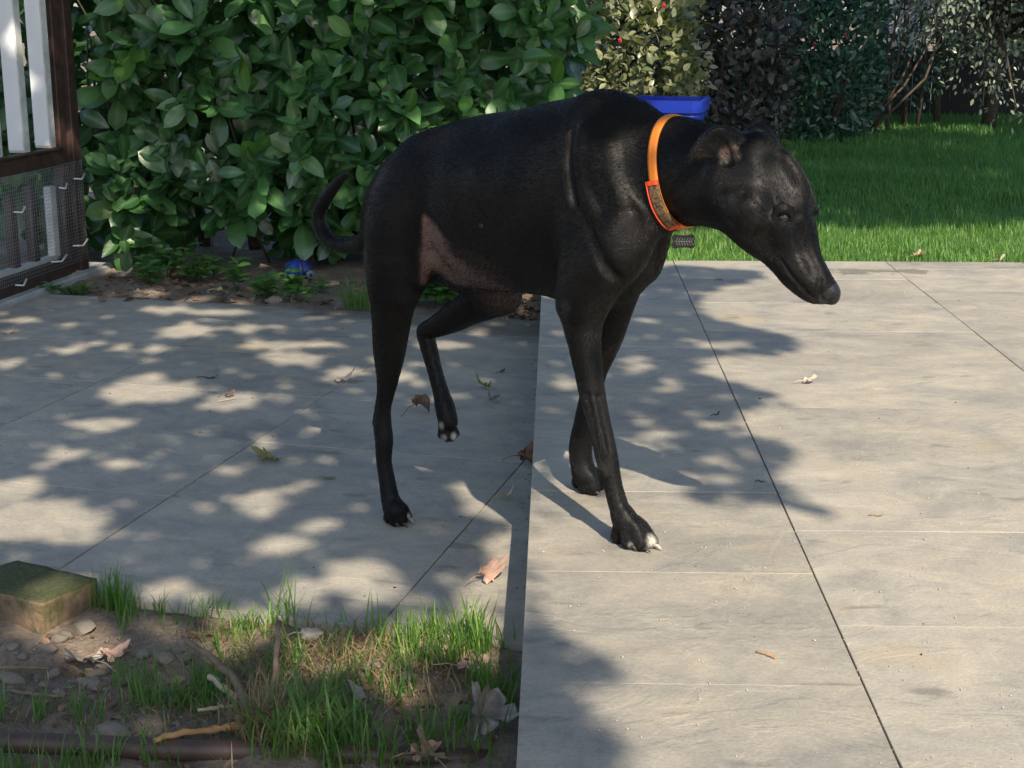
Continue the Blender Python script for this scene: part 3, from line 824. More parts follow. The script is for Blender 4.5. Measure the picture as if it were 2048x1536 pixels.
def dog_hair(root, fd, n=300000):
    body = next(c for c in root.children if c.name.startswith('body')); me = body.data
    me.calc_loop_triangles()
    nt_ = len(me.loop_triangles); tri = np.zeros(nt_ * 3, np.int32); me.loop_triangles.foreach_get('vertices', tri); tri = tri.reshape(-1, 3)
    V = np.zeros(len(me.vertices) * 3, np.float32); me.vertices.foreach_get('co', V); V = V.reshape(-1, 3)
    VN = np.zeros(len(me.vertices) * 3, np.float32); me.vertices.foreach_get('normal', VN); VN = VN.reshape(-1, 3)
    sk = np.zeros(len(V) * 4, np.float32); me.attributes['skin'].data.foreach_get('color', sk); sk = sk.reshape(-1, 4)
    a, b, c = V[tri[:, 0]], V[tri[:, 1]], V[tri[:, 2]]
    ar = np.linalg.norm(np.cross(b - a, c - a), axis=1); cdf = np.cumsum(ar) / ar.sum()
    rg = np.random.default_rng(5)
    t = np.searchsorted(cdf, rg.random(n)); u, v = rg.random(n), rg.random(n); fl = u + v > 1; u[fl], v[fl] = 1 - u[fl], 1 - v[fl]
    w = np.stack([1 - u - v, u, v], 1)[..., None]
    P = (V[tri[t]] * w).sum(1); Nn = (VN[tri[t]] * w).sum(1); Nn /= np.linalg.norm(Nn, axis=1)[:, None]
    S = (sk[tri[t]] * w).sum(1)
    W = P + np.array(root.location)
    s_ = (W - DC) @ HD
    nose = np.linalg.norm(W - DOG_NOSE, axis=1)
    keep = (rg.random(n) > np.maximum(S[:, 0], S[:, 2] * (W[:, 0] < .1)) * .95) & (nose > .024)
    for e in DOG_EYES: keep &= np.linalg.norm(W - e, axis=1) > .0105
    P, Nn, S, W, s_, nose = [q[keep] for q in (P, Nn, S, W, s_, nose)]
    leg = np.clip((.40 - W[:, 2]) / .12, 0, 1) * (nose > .3); head = np.clip((s_ - .70) / .08, 0, 1)
    flow = -HD[None] * (1 - leg)[:, None] + np.array([0, 0, -1.0]) * (.45 + .9 * leg)[:, None]
    away = W - DOG_NOSE; away /= np.linalg.norm(away, axis=1)[:, None]
    flow = flow * (1 - head)[:, None] + away * head[:, None]
    flow -= Nn * (flow * Nn).sum(1)[:, None]; flow /= np.linalg.norm(flow, axis=1)[:, None] + 1e-6
    # swirls so that neighbouring locks lie a little differently
    sw = vnoise(W[:, 0] + W[:, 2] * .7, W[:, 1] + W[:, 2] * .4, 18, 31)[:, None] * (1.1 - .8 * head)[:, None] + rg.normal(0, .22, (len(P), 1))
    side = np.cross(Nn, flow); flow = flow + side * sw; flow /= np.linalg.norm(flow, axis=1)[:, None]
    L = (.0062 - .0018 * head - .0012 * leg + .002 * rg.random(len(P)))[:, None]
    lift = ((.07 + .09 * rg.random(len(P))) * (1 - .4 * head))[:, None]
    P0 = P - Nn * .0004; P1 = P + flow * L * .5 + Nn * L * lift; P2 = P + flow * L + Nn * L * lift * 1.1
    pts = np.stack([P0, P1, P2], 1).reshape(-1, 3).astype(np.float32)
    hc = bpy.data.hair_curves.new('coat_hair'); m = len(P)
    hc.add_curves([3] * m)
    hc.points.foreach_set('position', pts.ravel())
    ra = np.tile(np.array([.00016, .00014, .00003], np.float32), m)
    at = hc.attributes.get('radius') or hc.attributes.new('radius', 'FLOAT', 'POINT'); at.data.foreach_set('value', ra)
    at = hc.attributes.new('white', 'FLOAT', 'CURVE'); at.data.foreach_set('value', S[:, 1].astype(np.float32))
    mh, nt, b = new_mat('coat_hair')
    aw = N(nt, 'ShaderNodeAttribute', attribute_name='white')
    hi = N(nt, 'ShaderNodeHairInfo')
    blk = ramp(nt, hi.outputs['Random'], [(.0, (.0026, .0025, .0028)), (1, (.0068, .0058, .0052))])
    nt.links.new(mixc(nt, aw.outputs['Fac'], blk.outputs[0], (.55, .52, .47)), b.inputs['Base Color'])
    b.inputs['Roughness'].default_value = .27; b.inputs['Specular IOR Level'].default_value = .34
    hc.materials.append(mh)
    o = link('coat', hc, root); o['kind'] = 'stuff'
    return o
DOG, DOG_FIELD = place_dog()
dog_hair(DOG, DOG_FIELD)

# ------------------------------------------------------------------ plants
def leaf_mat(name, lo, hi, rough=.32, vein=(.10, .17, .06), trans=.22, tcol=(.10, .30, .03), objrand=False, spec=.5, coat=0.0):
    m, nt, b = new_mat(name)
    if objrand:
        rnd = N(nt, 'ShaderNodeObjectInfo').outputs['Random']
    else:
        rnd = N(nt, 'ShaderNodeAttribute', attribute_name='rnd').outputs['Fac']
    mid_ = N(nt, 'ShaderNodeAttribute', attribute_name='rib').outputs['Fac']
    c = ramp(nt, rnd, [(0, lo), (.8, hi), (1, tuple(q * 1.5 for q in hi))])
    n = noise(nt, coords(nt, 'Object'), 45, 4, .6)
    c1 = mixc(nt, .45, c.outputs[0], ramp(nt, n.outputs[0], [(.3, (.3, .3, .3)), (.7, (.7, .7, .7))]).outputs[0], 'OVERLAY')
    c2 = mixc(nt, math_n(nt, 'MULTIPLY', math_n(nt, 'POWER', mid_, 4.0), .85), c1, vein)
    nt.links.new(c2, b.inputs['Base Color']); b.inputs['Roughness'].default_value = rough; b.inputs['Specular IOR Level'].default_value = spec
    b.inputs['Coat Weight'].default_value = coat; b.inputs['Coat Roughness'].default_value = .25
    bump(nt, b, n.outputs[0], .25, .004)
    tr = N(nt, 'ShaderNodeBsdfTranslucent'); tr.inputs['Color'].default_value = (*tcol, 1)
    mx = N(nt, 'ShaderNodeMixShader'); mx.inputs[0].default_value = trans
    out = nt.nodes['Material Output']
    nt.links.new(b.outputs[0], mx.inputs[1]); nt.links.new(tr.outputs[0], mx.inputs[2]); nt.links.new(mx.outputs[0], out.inputs[0])
    return m
def leaf_shape(L, W, seg=6, fold=.22, droop=.18, prof=None, wave=0.0):
    """leaf along +Y, face up +Z; returns verts, faces, rib weight"""
    t = np.linspace(0, 1, seg + 1)
    if prof is None: prof = np.sin(np.pi * np.clip(t, 0, 1) ** .85) ** .8
    else: prof = np.interp(t, np.linspace(0, 1, len(prof)), prof)
    prof = np.maximum(prof, .03); prof[-1] = .02
    V, rib = [], []
    for i, q in enumerate(t):
        y = q * L; z = -droop * L * q * q; w = prof[i] * W / 2
        for sx in (-1, 0, 1):
            V.append((sx * w, y, z + abs(sx) * fold * w + wave * W * math.sin(9 * q + sx) * abs(sx))); rib.append(1.0 if sx == 0 else 0.0)
    F = []
    for i in range(seg):
        a = i * 3
        F += [(a, a + 1, a + 4, a + 3), (a + 1, a + 2, a + 5, a + 4)]
    return np.array(V, float), np.array(F), np.array(rib)
def frames(d, nrm):
    """rotation matrices with Y along d and Z near nrm (arrays)"""
    d = d / np.linalg.norm(d, axis=1)[:, None]
    z = nrm - d * (d * nrm).sum(1)[:, None]; z /= np.linalg.norm(z, axis=1)[:, None] + 1e-9
    x = np.cross(d, z)
    return np.stack([x, d, z], 2)                  # columns
def scatter(name, proto, P, Rm, S, rnd, mat, parent=None, kind='stuff'):
    V, F, rib = proto; n = len(P)
    W = np.einsum('nij,vj->nvi', Rm, V) * S[:, None, None] + P[:, None]
    me = mesh_np(name, W.reshape(-1, 3), (F[None] + len(V) * np.arange(n)[:, None, None]).reshape(-1, F.shape[1]), mat, True)
    set_attr(me, 'rnd', np.repeat(rnd, len(V))); set_attr(me, 'rib', np.tile(rib, n))
    o = link(name, me, parent)
    if kind: o['kind'] = kind
    return o
def unit(v): return v / (np.linalg.norm(v, axis=-1, keepdims=True) + 1e-9)
bark_m = simple_mat('bark', (.075, .055, .040), .9, .45, 60, .6)
twig_green = simple_mat('green_twig', (.05, .075, .03), .7, .3, 80, .3)

# the laurel hedge
def laurel_hedge():
    rg = np.random.default_rng(21)
    base = np.array([-.7, 6.2, -.12])
    root = empty('laurel_hedge', tuple(base)); tag(root, 'tall dark green cherry laurel hedge with large glossy leaves beside the gate', 'hedge')
    def front(x, z):
        y = 5.70 + .28 * vnoise(x, z, 2.3, 22) + .10 * vnoise(x, z, 6, 23)
        y = y + .9 * np.clip(.08 - z, 0, 1) + np.clip(x - .06, 0, 1) ** 2 * 6 + np.clip(z - 1.4, 0, 2) * .5
        return y
    def shoots(n, z0, z1, dy0, dy1, x0=-2.15, x1=.30):
        x = rg.uniform(x0, x1, n); z = rg.uniform(z0, z1, n)
        y = front(x, z) + rg.uniform(dy0, dy1, n)
        P = np.stack([x, y, z], 1)
        d = np.stack([rg.normal(0, .45, n) + np.clip(x - .05, 0, 1) * 2.5, -np.ones(n) * .85, .35 + rg.normal(0, .4, n)], 1)
        return P, unit(d)
    def leaves(P, d, k0, k1, s0, s1):
        out = []
        for p, q in zip(P, d):
            k = rg.integers(k0, k1 + 1); a0 = rg.random() * 6.28
            e1 = unit(np.cross(q, [0.1, 0, 1.0])); e2 = np.cross(q, e1)
            for i in range(k):
                a = a0 + i * 2.4 + rg.normal(0, .2); f = i / k
                rad = e1 * math.cos(a) + e2 * math.sin(a)
                dd = unit(rad * (1.05 - .55 * f) + q * (.25 + .75 * f) + np.array([0, 0, -.22]) * (1 - f) + rg.normal(0, .12, 3))
                nn = unit(q * 1.0 - rad * .25 + np.array([0, -.25, .55]) + rg.normal(0, .22, 3))
                out.append((p - q * .10 * (1 - f) + rg.normal(0, .006, 3), dd, nn, rg.uniform(s0, s1) * (1 - .25 * f * f)))
        return [np.array(v) for v in zip(*out)]
    proto = leaf_shape(1.0, .50, 6, .16, .16, prof=[.05,.50,.84,1.0,.98,.78,.10], wave=.03)
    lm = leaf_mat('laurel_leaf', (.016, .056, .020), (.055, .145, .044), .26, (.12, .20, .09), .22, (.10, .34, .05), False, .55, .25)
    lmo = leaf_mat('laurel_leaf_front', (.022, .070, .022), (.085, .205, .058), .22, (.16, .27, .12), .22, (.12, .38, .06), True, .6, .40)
    young = leaf_mat('laurel_young_leaf', (.05, .14, .025), (.08, .20, .035), .32, (.16, .28, .08), .30, (.20, .48, .05), True)
    # outer leaves: those the eye can pick apart are parts, the rest one mass
    P, d = shoots(350, .0, 1.05, -.05, .12)
    p, dd, nn, s = leaves(P, d, 5, 8, .085, .158)
    gk = ~((p[:, 0] < -1.55) & (p[:, 1] < 5.85)); p, dd, nn, s = p[gk], dd[gk], nn[gk], s[gk]
    o = p - EYE; px = 1024 + FPX * o[:, 0] / (o[:, 1] * CP - o[:, 2] * SP); py = 768 - FPX * (o[:, 1] * SP + o[:, 2] * CP) / (o[:, 1] * CP - o[:, 2] * SP)
    vis = (px > 120) & (px < 1260) & (py > -40) & (py < 560)
    face = np.abs((nn * unit(o)).sum(1)) * s
    depth = p[:, 1] - front(p[:, 0], p[:, 2])
    score = np.where(vis, face - .25 * depth, -9)
    top = np.argsort(-score)[:300]; rest = np.setdiff1d(np.arange(len(p)), top)
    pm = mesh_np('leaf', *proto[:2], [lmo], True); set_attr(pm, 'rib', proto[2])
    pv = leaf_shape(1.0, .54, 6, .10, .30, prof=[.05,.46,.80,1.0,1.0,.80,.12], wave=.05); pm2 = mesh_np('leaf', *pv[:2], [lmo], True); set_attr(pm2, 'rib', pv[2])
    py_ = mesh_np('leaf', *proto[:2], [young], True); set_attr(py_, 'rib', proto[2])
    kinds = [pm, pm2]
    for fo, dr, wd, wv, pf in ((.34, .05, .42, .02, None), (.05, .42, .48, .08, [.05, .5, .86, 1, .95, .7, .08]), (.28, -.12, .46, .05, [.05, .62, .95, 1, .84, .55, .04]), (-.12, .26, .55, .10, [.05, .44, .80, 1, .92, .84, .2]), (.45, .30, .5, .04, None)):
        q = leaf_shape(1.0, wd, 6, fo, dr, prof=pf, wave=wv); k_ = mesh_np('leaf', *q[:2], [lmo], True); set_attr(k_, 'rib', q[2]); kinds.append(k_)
    Rm = frames(dd[top], nn[top])
    for i, k in enumerate(top):
        me = py_ if (rg.random() < .11) else kinds[int(rg.integers(len(kinds)))]
        o_ = link('leaf', me, root)
        M4 = Matrix([[*(Rm[i][r] * s[k]), p[k][r] - base[r]] for r in range(3)] + [[0, 0, 0, 1]])
        o_.matrix_local = M4
    def mass(pp, d_, n_, s_, name, mat):
        scatter(name, proto, pp - base, frames(d_, n_), s_, rg.random(len(pp)), mat, root)
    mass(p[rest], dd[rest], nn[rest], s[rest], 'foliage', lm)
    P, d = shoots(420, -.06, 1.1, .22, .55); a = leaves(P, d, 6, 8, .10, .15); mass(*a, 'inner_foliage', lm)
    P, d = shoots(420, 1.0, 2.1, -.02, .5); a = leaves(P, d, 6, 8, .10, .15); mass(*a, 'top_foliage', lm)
    # twigs and trunks
    T = []
    for i in range(90):
        x = rg.uniform(-2.0, .2); z = rg.uniform(.0, 1.0); y = float(front(np.array(x), np.array(z)))
        a = np.array([x + rg.normal(0, .12), y + .35, z - rg.uniform(.15, .4)]); b = np.array([x, y + .05, z]); c = (a + b) / 2 + rg.normal(0, .03, 3)
        T.append((np.array([a, c, b]) - base, np.array([.006, .0045, .0025]), 5))
    link('twigs', tubes('twigs', T, bark_m), root)['kind'] = 'stuff'
    for i in range(9):
        x = -1.9 + .26 * i + rg.normal(0, .05); y = 6.25 + rg.normal(0, .1)
        pts = [np.array([x, y, -.2]), np.array([x + rg.normal(0, .05), y + .03, .3]), np.array([x + rg.normal(0, .1), y, .9]), np.array([x + rg.normal(0, .15), y, 1.8])]
        link('stem', tubes('stem', [(np.array(pts) - base, np.array([.03, .026, .02, .01]), 7)], bark_m), root)
    return root
laurel_hedge()

def bush(name, label, c, rad, n, L, W, mat, z0=0.0, seed=1, flower=None, cat='shrub', stems=6, shell=.55, up=.3, proto=None, trunk=True):
    rg = np.random.default_rng(seed); c = np.array(c, float); rad = np.array(rad, float)
    root = empty(name, (c[0], c[1], z0)); tag(root, label, cat)
    base = np.array([c[0], c[1], z0])
    d = unit(rg.normal(0, 1, (n, 3))); r = (shell + (1 - shell) * rg.random(n)) ** .8
    bumpy = 1 + .35 * vnoise(d[:, 0] * 2 + c[0], d[:, 2] * 2 + d[:, 1], 1.6, seed + 50) + .25 * vnoise(d[:, 0] * 2 + c[1], d[:, 2] * 2 - d[:, 1], 4, seed + 51)
    P = d * rad * (r * bumpy)[:, None] + c
    P = P[P[:, 2] > z0 + .03]; d = d[:len(P)] if False else unit((P - c) / rad)
    m = len(P)
    dd = unit(d * .8 + rg.normal(0, .6, (m, 3)) + np.array([0, 0, up])); nn = unit(d * .7 + np.array([0, 0, .7]) + rg.normal(0, .45, (m, 3)))
    pr = proto or leaf_shape(1.0, W / L, 4, .2, .15)
    scatter('foliage', pr, P - base, frames(dd, nn), L * rg.uniform(.65, 1.2, m), rg.random(m), mat, root)
    if trunk:
        for i in range(stems):
            a = rg.random() * 6.28; q = rg.uniform(.2, .7)
            e = c + np.array([math.cos(a) * rad[0] * q, math.sin(a) * rad[1] * q, rad[2] * rg.uniform(-.2, .5)])
            s0 = np.array([c[0] + math.cos(a) * rad[0] * .15, c[1] + math.sin(a) * rad[1] * .15, z0 - .06])
            mdl = (s0 + e) / 2 + rg.normal(0, .04, 3)
            link('branch', tubes('branch', [(np.array([s0, mdl, e]) - base, np.array([.016, .012, .005]), 6)], bark_m), root)
    if flower:
        fm, spots, fr = flower
        for (x, y, D) in spots:
            p = dep(x, y, D) - base; bm = bmesh.new()
            for k in range(9):
                a = k * 2.4; q = .2 + .09 * k
                rmat = Euler((R(25 + 7 * k), 0, a)).to_matrix()
                V = [rmat @ Vector((sx * fr * .45, fr * q * t, fr * .12 * t)) for sx, t in ((-.5, .1), (.5, .1), (.8, .8), (0, 1.1), (-.8, .8))]
                bm.faces.new([bm.verts.new(v + Vector(p)) for v in V])
            link('flower', bm_mesh(bm, 'flower', fm), root)
    return root
rose_m = simple_mat('red_petal', (.55, .035, .06), .6, .2, 60, .1)
camellia_m = leaf_mat('camellia_leaf', (.09, .12, .05), (.31, .31, .19), .30, (.22, .24, .10), .25, (.25, .34, .05), spec=.5)
bush('camellia_bush', 'sunlit yellow-green shrub dotted with red flowers behind the blue bin', (.62, 8.5, .52), (.46, .40, .62), 3600, .060, .038, camellia_m, -.03, 3,
     (rose_m, [(1328, 16, 8.06), (1240, 86, 8.08), (1205, 56, 8.1)], .026))
dusk_m = leaf_mat('dusky_leaf', (.028, .029, .024), (.078, .078, .064), .42, (.06, .055, .05), .08, (.10, .05, .04), spec=.4)
bush('dusky_shrub', 'tall dull grey-brown leaved shrub standing right of the blue bin', (1.27, 9.3, .50), (.46, .42, .78), 3600, .060, .036, dusk_m, -.02, 4)
bush('dusky_shrub', 'low dull grey-brown shrub half hidden behind the dog\'s ears', (1.22, 8.55, .10), (.28, .25, .30), 700, .050, .030, dusk_m, -.02, 14)
pitto_m = leaf_mat('small_glossy_leaf', (.022, .062, .042), (.055, .135, .085), .28, (.06, .10, .06), .12, (.06, .2, .05), spec=.55)
bush('glossy_shrub', 'rounded blue-green shrub of small glossy leaves with two red blooms', (2.05, 10.2, .50), (.44, .42, .80), 4600, .060, .024, pitto_m, -.02, 5,
     (rose_m, [(1690, 74, 9.75), (1629, 91, 9.75)], .024))
bush('glossy_shrub', 'small blue-green offshoot at the foot of the rounded glossy shrub', (1.72, 10.0, .06), (.22, .2, .24), 500, .055, .022, pitto_m, -.02, 15)
pale_m = leaf_mat('pale_small_leaf', (.07, .10, .055), (.26, .315, .20), .22, (.25, .26, .22), .12, (.2, .25, .12), spec=.7, coat=.3)
# small tree hanging over the lawn at the right: trunk, limbs, hanging sprays
def right_tree():
    rg = np.random.default_rng(33); base = np.array([3.42, 10.9, 0.0])
    root = empty('small_leaved_tree', tuple(base)); tag(root, 'small tree with pale glittering leaves hanging over the dark fence at the right', 'tree')
    tr = [base + np.array(q) for q in ((0, 0, -.05), (.03, .02, .5), (-.04, .0, 1.1), (.02, 0, 1.9))]
    link('trunk', tubes('trunk', [(np.array(tr) - base, np.array([.055, .048, .04, .03]), 9)], bark_m), root)
    P, dd = [], []
    for i in range(84):
        a0 = base + np.array([rg.normal(0, .1), rg.normal(0, .1), rg.uniform(.6, 1.8)])
        e = np.array([rg.uniform(2.55, 4.4), rg.uniform(10.0, 11.4), 0]); e[2] = rg.uniform(.10, 1.3) if e[0] > 3.05 else rg.uniform(.36, 1.3) if e[0] > 2.75 else rg.uniform(.60, 1.3)
        mdl = (a0 + e) / 2 + np.array([0, 0, .22])
        link('limb', tubes('limb', [(np.array([a0, mdl, e]) - base, np.array([.016, .010, .003]), 5)], bark_m), root)
        for k in range(110):
            t = rg.beta(2, 1); q = (1 - t) ** 2 * a0 + 2 * t * (1 - t) * mdl + t * t * e
            P.append(q + rg.normal(0, .075, 3)); dd.append(unit(e - a0) * .5 + rg.normal(0, .6, 3) + np.array([0, 0, -.4]))
    P = np.array(P); dd = unit(np.array(dd)); nn = unit(rg.normal(0, .6, P.shape) + np.array([0, -.5, .8]))
    scatter('foliage', leaf_shape(1, .5, 3, .2, .1), P - base, frames(dd, nn), .040 * rg.uniform(.7, 1.3, len(P)), rg.random(len(P)), pale_m, root)
    # leaning bare stems left of it
    return root
right_tree()
def bare_shrub():
    rg = np.random.default_rng(35); base = np.array([2.62, 10.6, -.02])
    root = empty('bare_stemmed_shrub', tuple(base)); tag(root, 'leaning bundle of thin bare stems between the glossy shrub and the small tree', 'shrub')
    ends = [(1778, 20), (1792, 60), (1830, 0), (1840, 60), (1866, 40), (1880, 90), (1760, 60), (1812, 20), (1900, 60)]
    for x, y in ends:
        b = dep(1745 + rg.uniform(-30, 40), 262, 10.5) + np.array([0, rg.normal(0, .06), 0]); e = dep(x, y - 40, 10.7)
        m_ = (b + e) / 2 + np.array([rg.normal(.0, .05), 0, -.05])
        link('stem', tubes('stem', [(np.array([b, m_, e]) - base, np.array([.011, .009, .006]), 6)], bark_m), root)
    for x, w in ((1808, .022), (1873, .028), (1838, .014)):
        b = dep(x, 262, 11.2); e = dep(x + 4, -60, 11.25)
        link('stem', tubes('stem', [(np.array([b, (b + e) / 2 + [.01, 0, 0], e]) - base, np.array([w, w * .9, w * .8]), 7)], bark_m), root)
bare_shrub()
bush('glossy_shrub', 'thin dark green shrub threaded through the leaning bare stems', (2.95, 11.1, .75), (.42, .30, .60), 1100, .055, .022, pitto_m, -.02, 16, stems=2)
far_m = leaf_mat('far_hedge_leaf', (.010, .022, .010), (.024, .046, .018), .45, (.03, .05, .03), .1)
def back_hedge(x0, x1, y, label, seed, zlo=-.05, zhi=2.2):
    rg = np.random.default_rng(seed); base = np.array([(x0 + x1) / 2, y, 0.0]); root = empty('boundary_hedge', tuple(base)); tag(root, label, 'hedge')
    n = int((x1 - x0) * 4200); P = np.stack([rg.uniform(x0, x1, n), y + .5 * np.abs(rg.normal(0, .5, n)), rg.uniform(zlo, zhi, n)], 1)
    dd = unit(rg.normal(0, 1, (n, 3)) + [0, -.4, .3]); nn = unit(rg.normal(0, .5, (n, 3)) + [0, -.8, .5])
    scatter('foliage', leaf_shape(1, .5, 3, .2, .15), P - base, frames(dd, nn), .085 * rg.uniform(.7, 1.3, n), rg.random(n), far_m, root)
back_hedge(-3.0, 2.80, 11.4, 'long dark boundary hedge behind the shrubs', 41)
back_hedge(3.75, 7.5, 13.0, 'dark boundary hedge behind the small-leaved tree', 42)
# low dark board fence and a pale wall beyond the gap
fence_m = simple_mat('dark_stained_board', (.012, .011, .010), .85, .4, 30, .4)
fr = empty('board_fence', (3.6, 12.0, 0)); tag(fr, 'low dark board fence in deep shade behind the lawn', 'fence')
bm = bmesh.new(); bm_box(bm, (0, 0, .21), (.145, .022, .62), bev=.003); board = bm_mesh(bm, 'board', fence_m)
for i in range(26):
    o = link('board', board, fr); o.location = (-1.9 + .152 * i, rng.normal(0, .003), rng.normal(0, .008)); o.rotation_euler = (0, rng.normal(0, .006), 0)
bm = bmesh.new(); bm_box(bm, (0, .035, .40), (4.1, .045, .07)); link('rail', bm_mesh(bm, 'rail', fence_m), fr)
wall_m = simple_mat('pale_render', (.62, .60, .54), .9, .1, 4, .2)
bm = bmesh.new(); bm_box(bm, (0, 0, 1.1), (.36, .25, 2.6)); wo_ = link('garden_wall', bm_mesh(bm, 'garden_wall', wall_m)); wo_.location = (3.74, 14.6, -.2)
tag(wo_, 'pale rendered wall glimpsed through the gap between the shrubs', 'wall')
# ------------------------------------------------------------------ grass
def blade_mesh(name, P, d, L, W, bend, rnd, mat, seg=3, parent=None, kind='stuff'):
    """curved tapering blades: base P, heading angle d, length, width, bend"""
    n = len(P); t = np.linspace(0, 1, seg + 1)
    ang = bend[:, None] * t[None]                                # lean from vertical grows along the blade
    dl = L[:, None] / seg
    hx = np.concatenate([np.zeros((n, 1)), np.cumsum(np.sin((ang[:, 1:] + ang[:, :-1]) / 2) * dl, 1)], 1)
    hz = np.concatenate([np.zeros((n, 1)), np.cumsum(np.cos((ang[:, 1:] + ang[:, :-1]) / 2) * dl, 1)], 1)
    c, s = np.cos(d)[:, None], np.sin(d)[:, None]
    C = np.stack([P[:, :1] + hx * c, P[:, 1:2] + hx * s, P[:, 2:3] + hz], -1)
    w = (W[:, None] * (1 - t[None] ** 2.2) * .5)[..., None]
    sd = np.stack([-s, c, np.zeros_like(s)], -1)
    A, B = C[:, :-1] - sd * w[:, :-1], C[:, :-1] + sd * w[:, :-1]
    V = np.concatenate([A, B, C[:, -1:]], 1)                    # seg + seg + 1
    m = 2 * seg + 1; F4 = np.array([(i, i + seg, i + seg + 1, i + 1) for i in range(seg - 1)]); F3 = np.array([(seg - 1, 2 * seg - 1, 2 * seg)])
    o4 = (F4[None] + m * np.arange(n)[:, None, None]).reshape(-1, 4); o3 = (F3[None] + m * np.arange(n)[:, None, None]).reshape(-1, 3)
    me = mesh_np(name, V.reshape(-1, 3), [o4, o3], mat, True)
    set_attr(me, 'rnd', np.repeat(rnd, m)); set_attr(me, 'rib', np.zeros(n * m))
    o = link(name, me, parent)
    if kind: o['kind'] = kind
    return o
lawn_m = leaf_mat('lawn_blade', (.055, .150, .040), (.110, .235, .060), .45, trans=.35, tcol=(.22, .50, .08), spec=.4)
turf_m = leaf_mat('tuft_blade', (.055, .135, .030), (.150, .260, .055), .45, trans=.35, tcol=(.26, .50, .07), spec=.35)
dry_m = leaf_mat('dry_blade', (.16, .12, .06), (.34, .27, .15), .7, trans=.2, tcol=(.3, .22, .1), spec=.2)
def lawn():
    rg = np.random.default_rng(51)
    sun_tint_m = leaf_mat('sun_tinted_edge_blade', (.13, .24, .05), (.26, .42, .10), .45, trans=.38, tcol=(.32, .60, .10), spec=.4)  # lighter copy of the lawn blade: the strip's sunlight is put into its colour
    def field(n, x0, x1, y0, y1, L, W, nm, mat=lawn_m):
        x = rg.uniform(x0, x1, n); y = rg.uniform(y0, y1, n)
        edge = 5.235 - .070 * (x - .56) + .05 * vnoise(x, x * 0, 3, 52) + .03 * vnoise(x, x * 0, 14, 53)
        k = (y > edge) & (x > .16 - .04 * (y - 5.2)) & (vnoise(x, y, 7, 54) > -.46); x, y = x[k], y[k]; m = len(x)
        P = np.stack([x, y, lawn_z(x, y) - .004], 1)
        blade_mesh('grass', P, rg.random(m) * 6.28, L * rg.uniform(.5, 1.25, m) * (1 + .7 * vnoise(x, y, 2.1, 55) + .3 * vnoise(x, y, 11, 56)), W * rg.uniform(.7, 1.2, m), rg.uniform(.2, 1.5, m),
                   np.clip(.5 + .55 * vnoise(x, y, 1.7, 57) + rg.normal(0, .2, m), 0, 1), mat)
    field(30000, .1, 2.9, 5.1, 6.25, .058, .0042, 'grass', sun_tint_m); field(30000, .1, 2.9, 5.15, 6.6, .062, .0042, 'grass')
    field(70000, .1, 4.2, 6.6, 9.2, .062, .0062, 'grass')
    field(42000, .1, 5.2, 9.2, 12.6, .062, .0085, 'grass')
lawn()
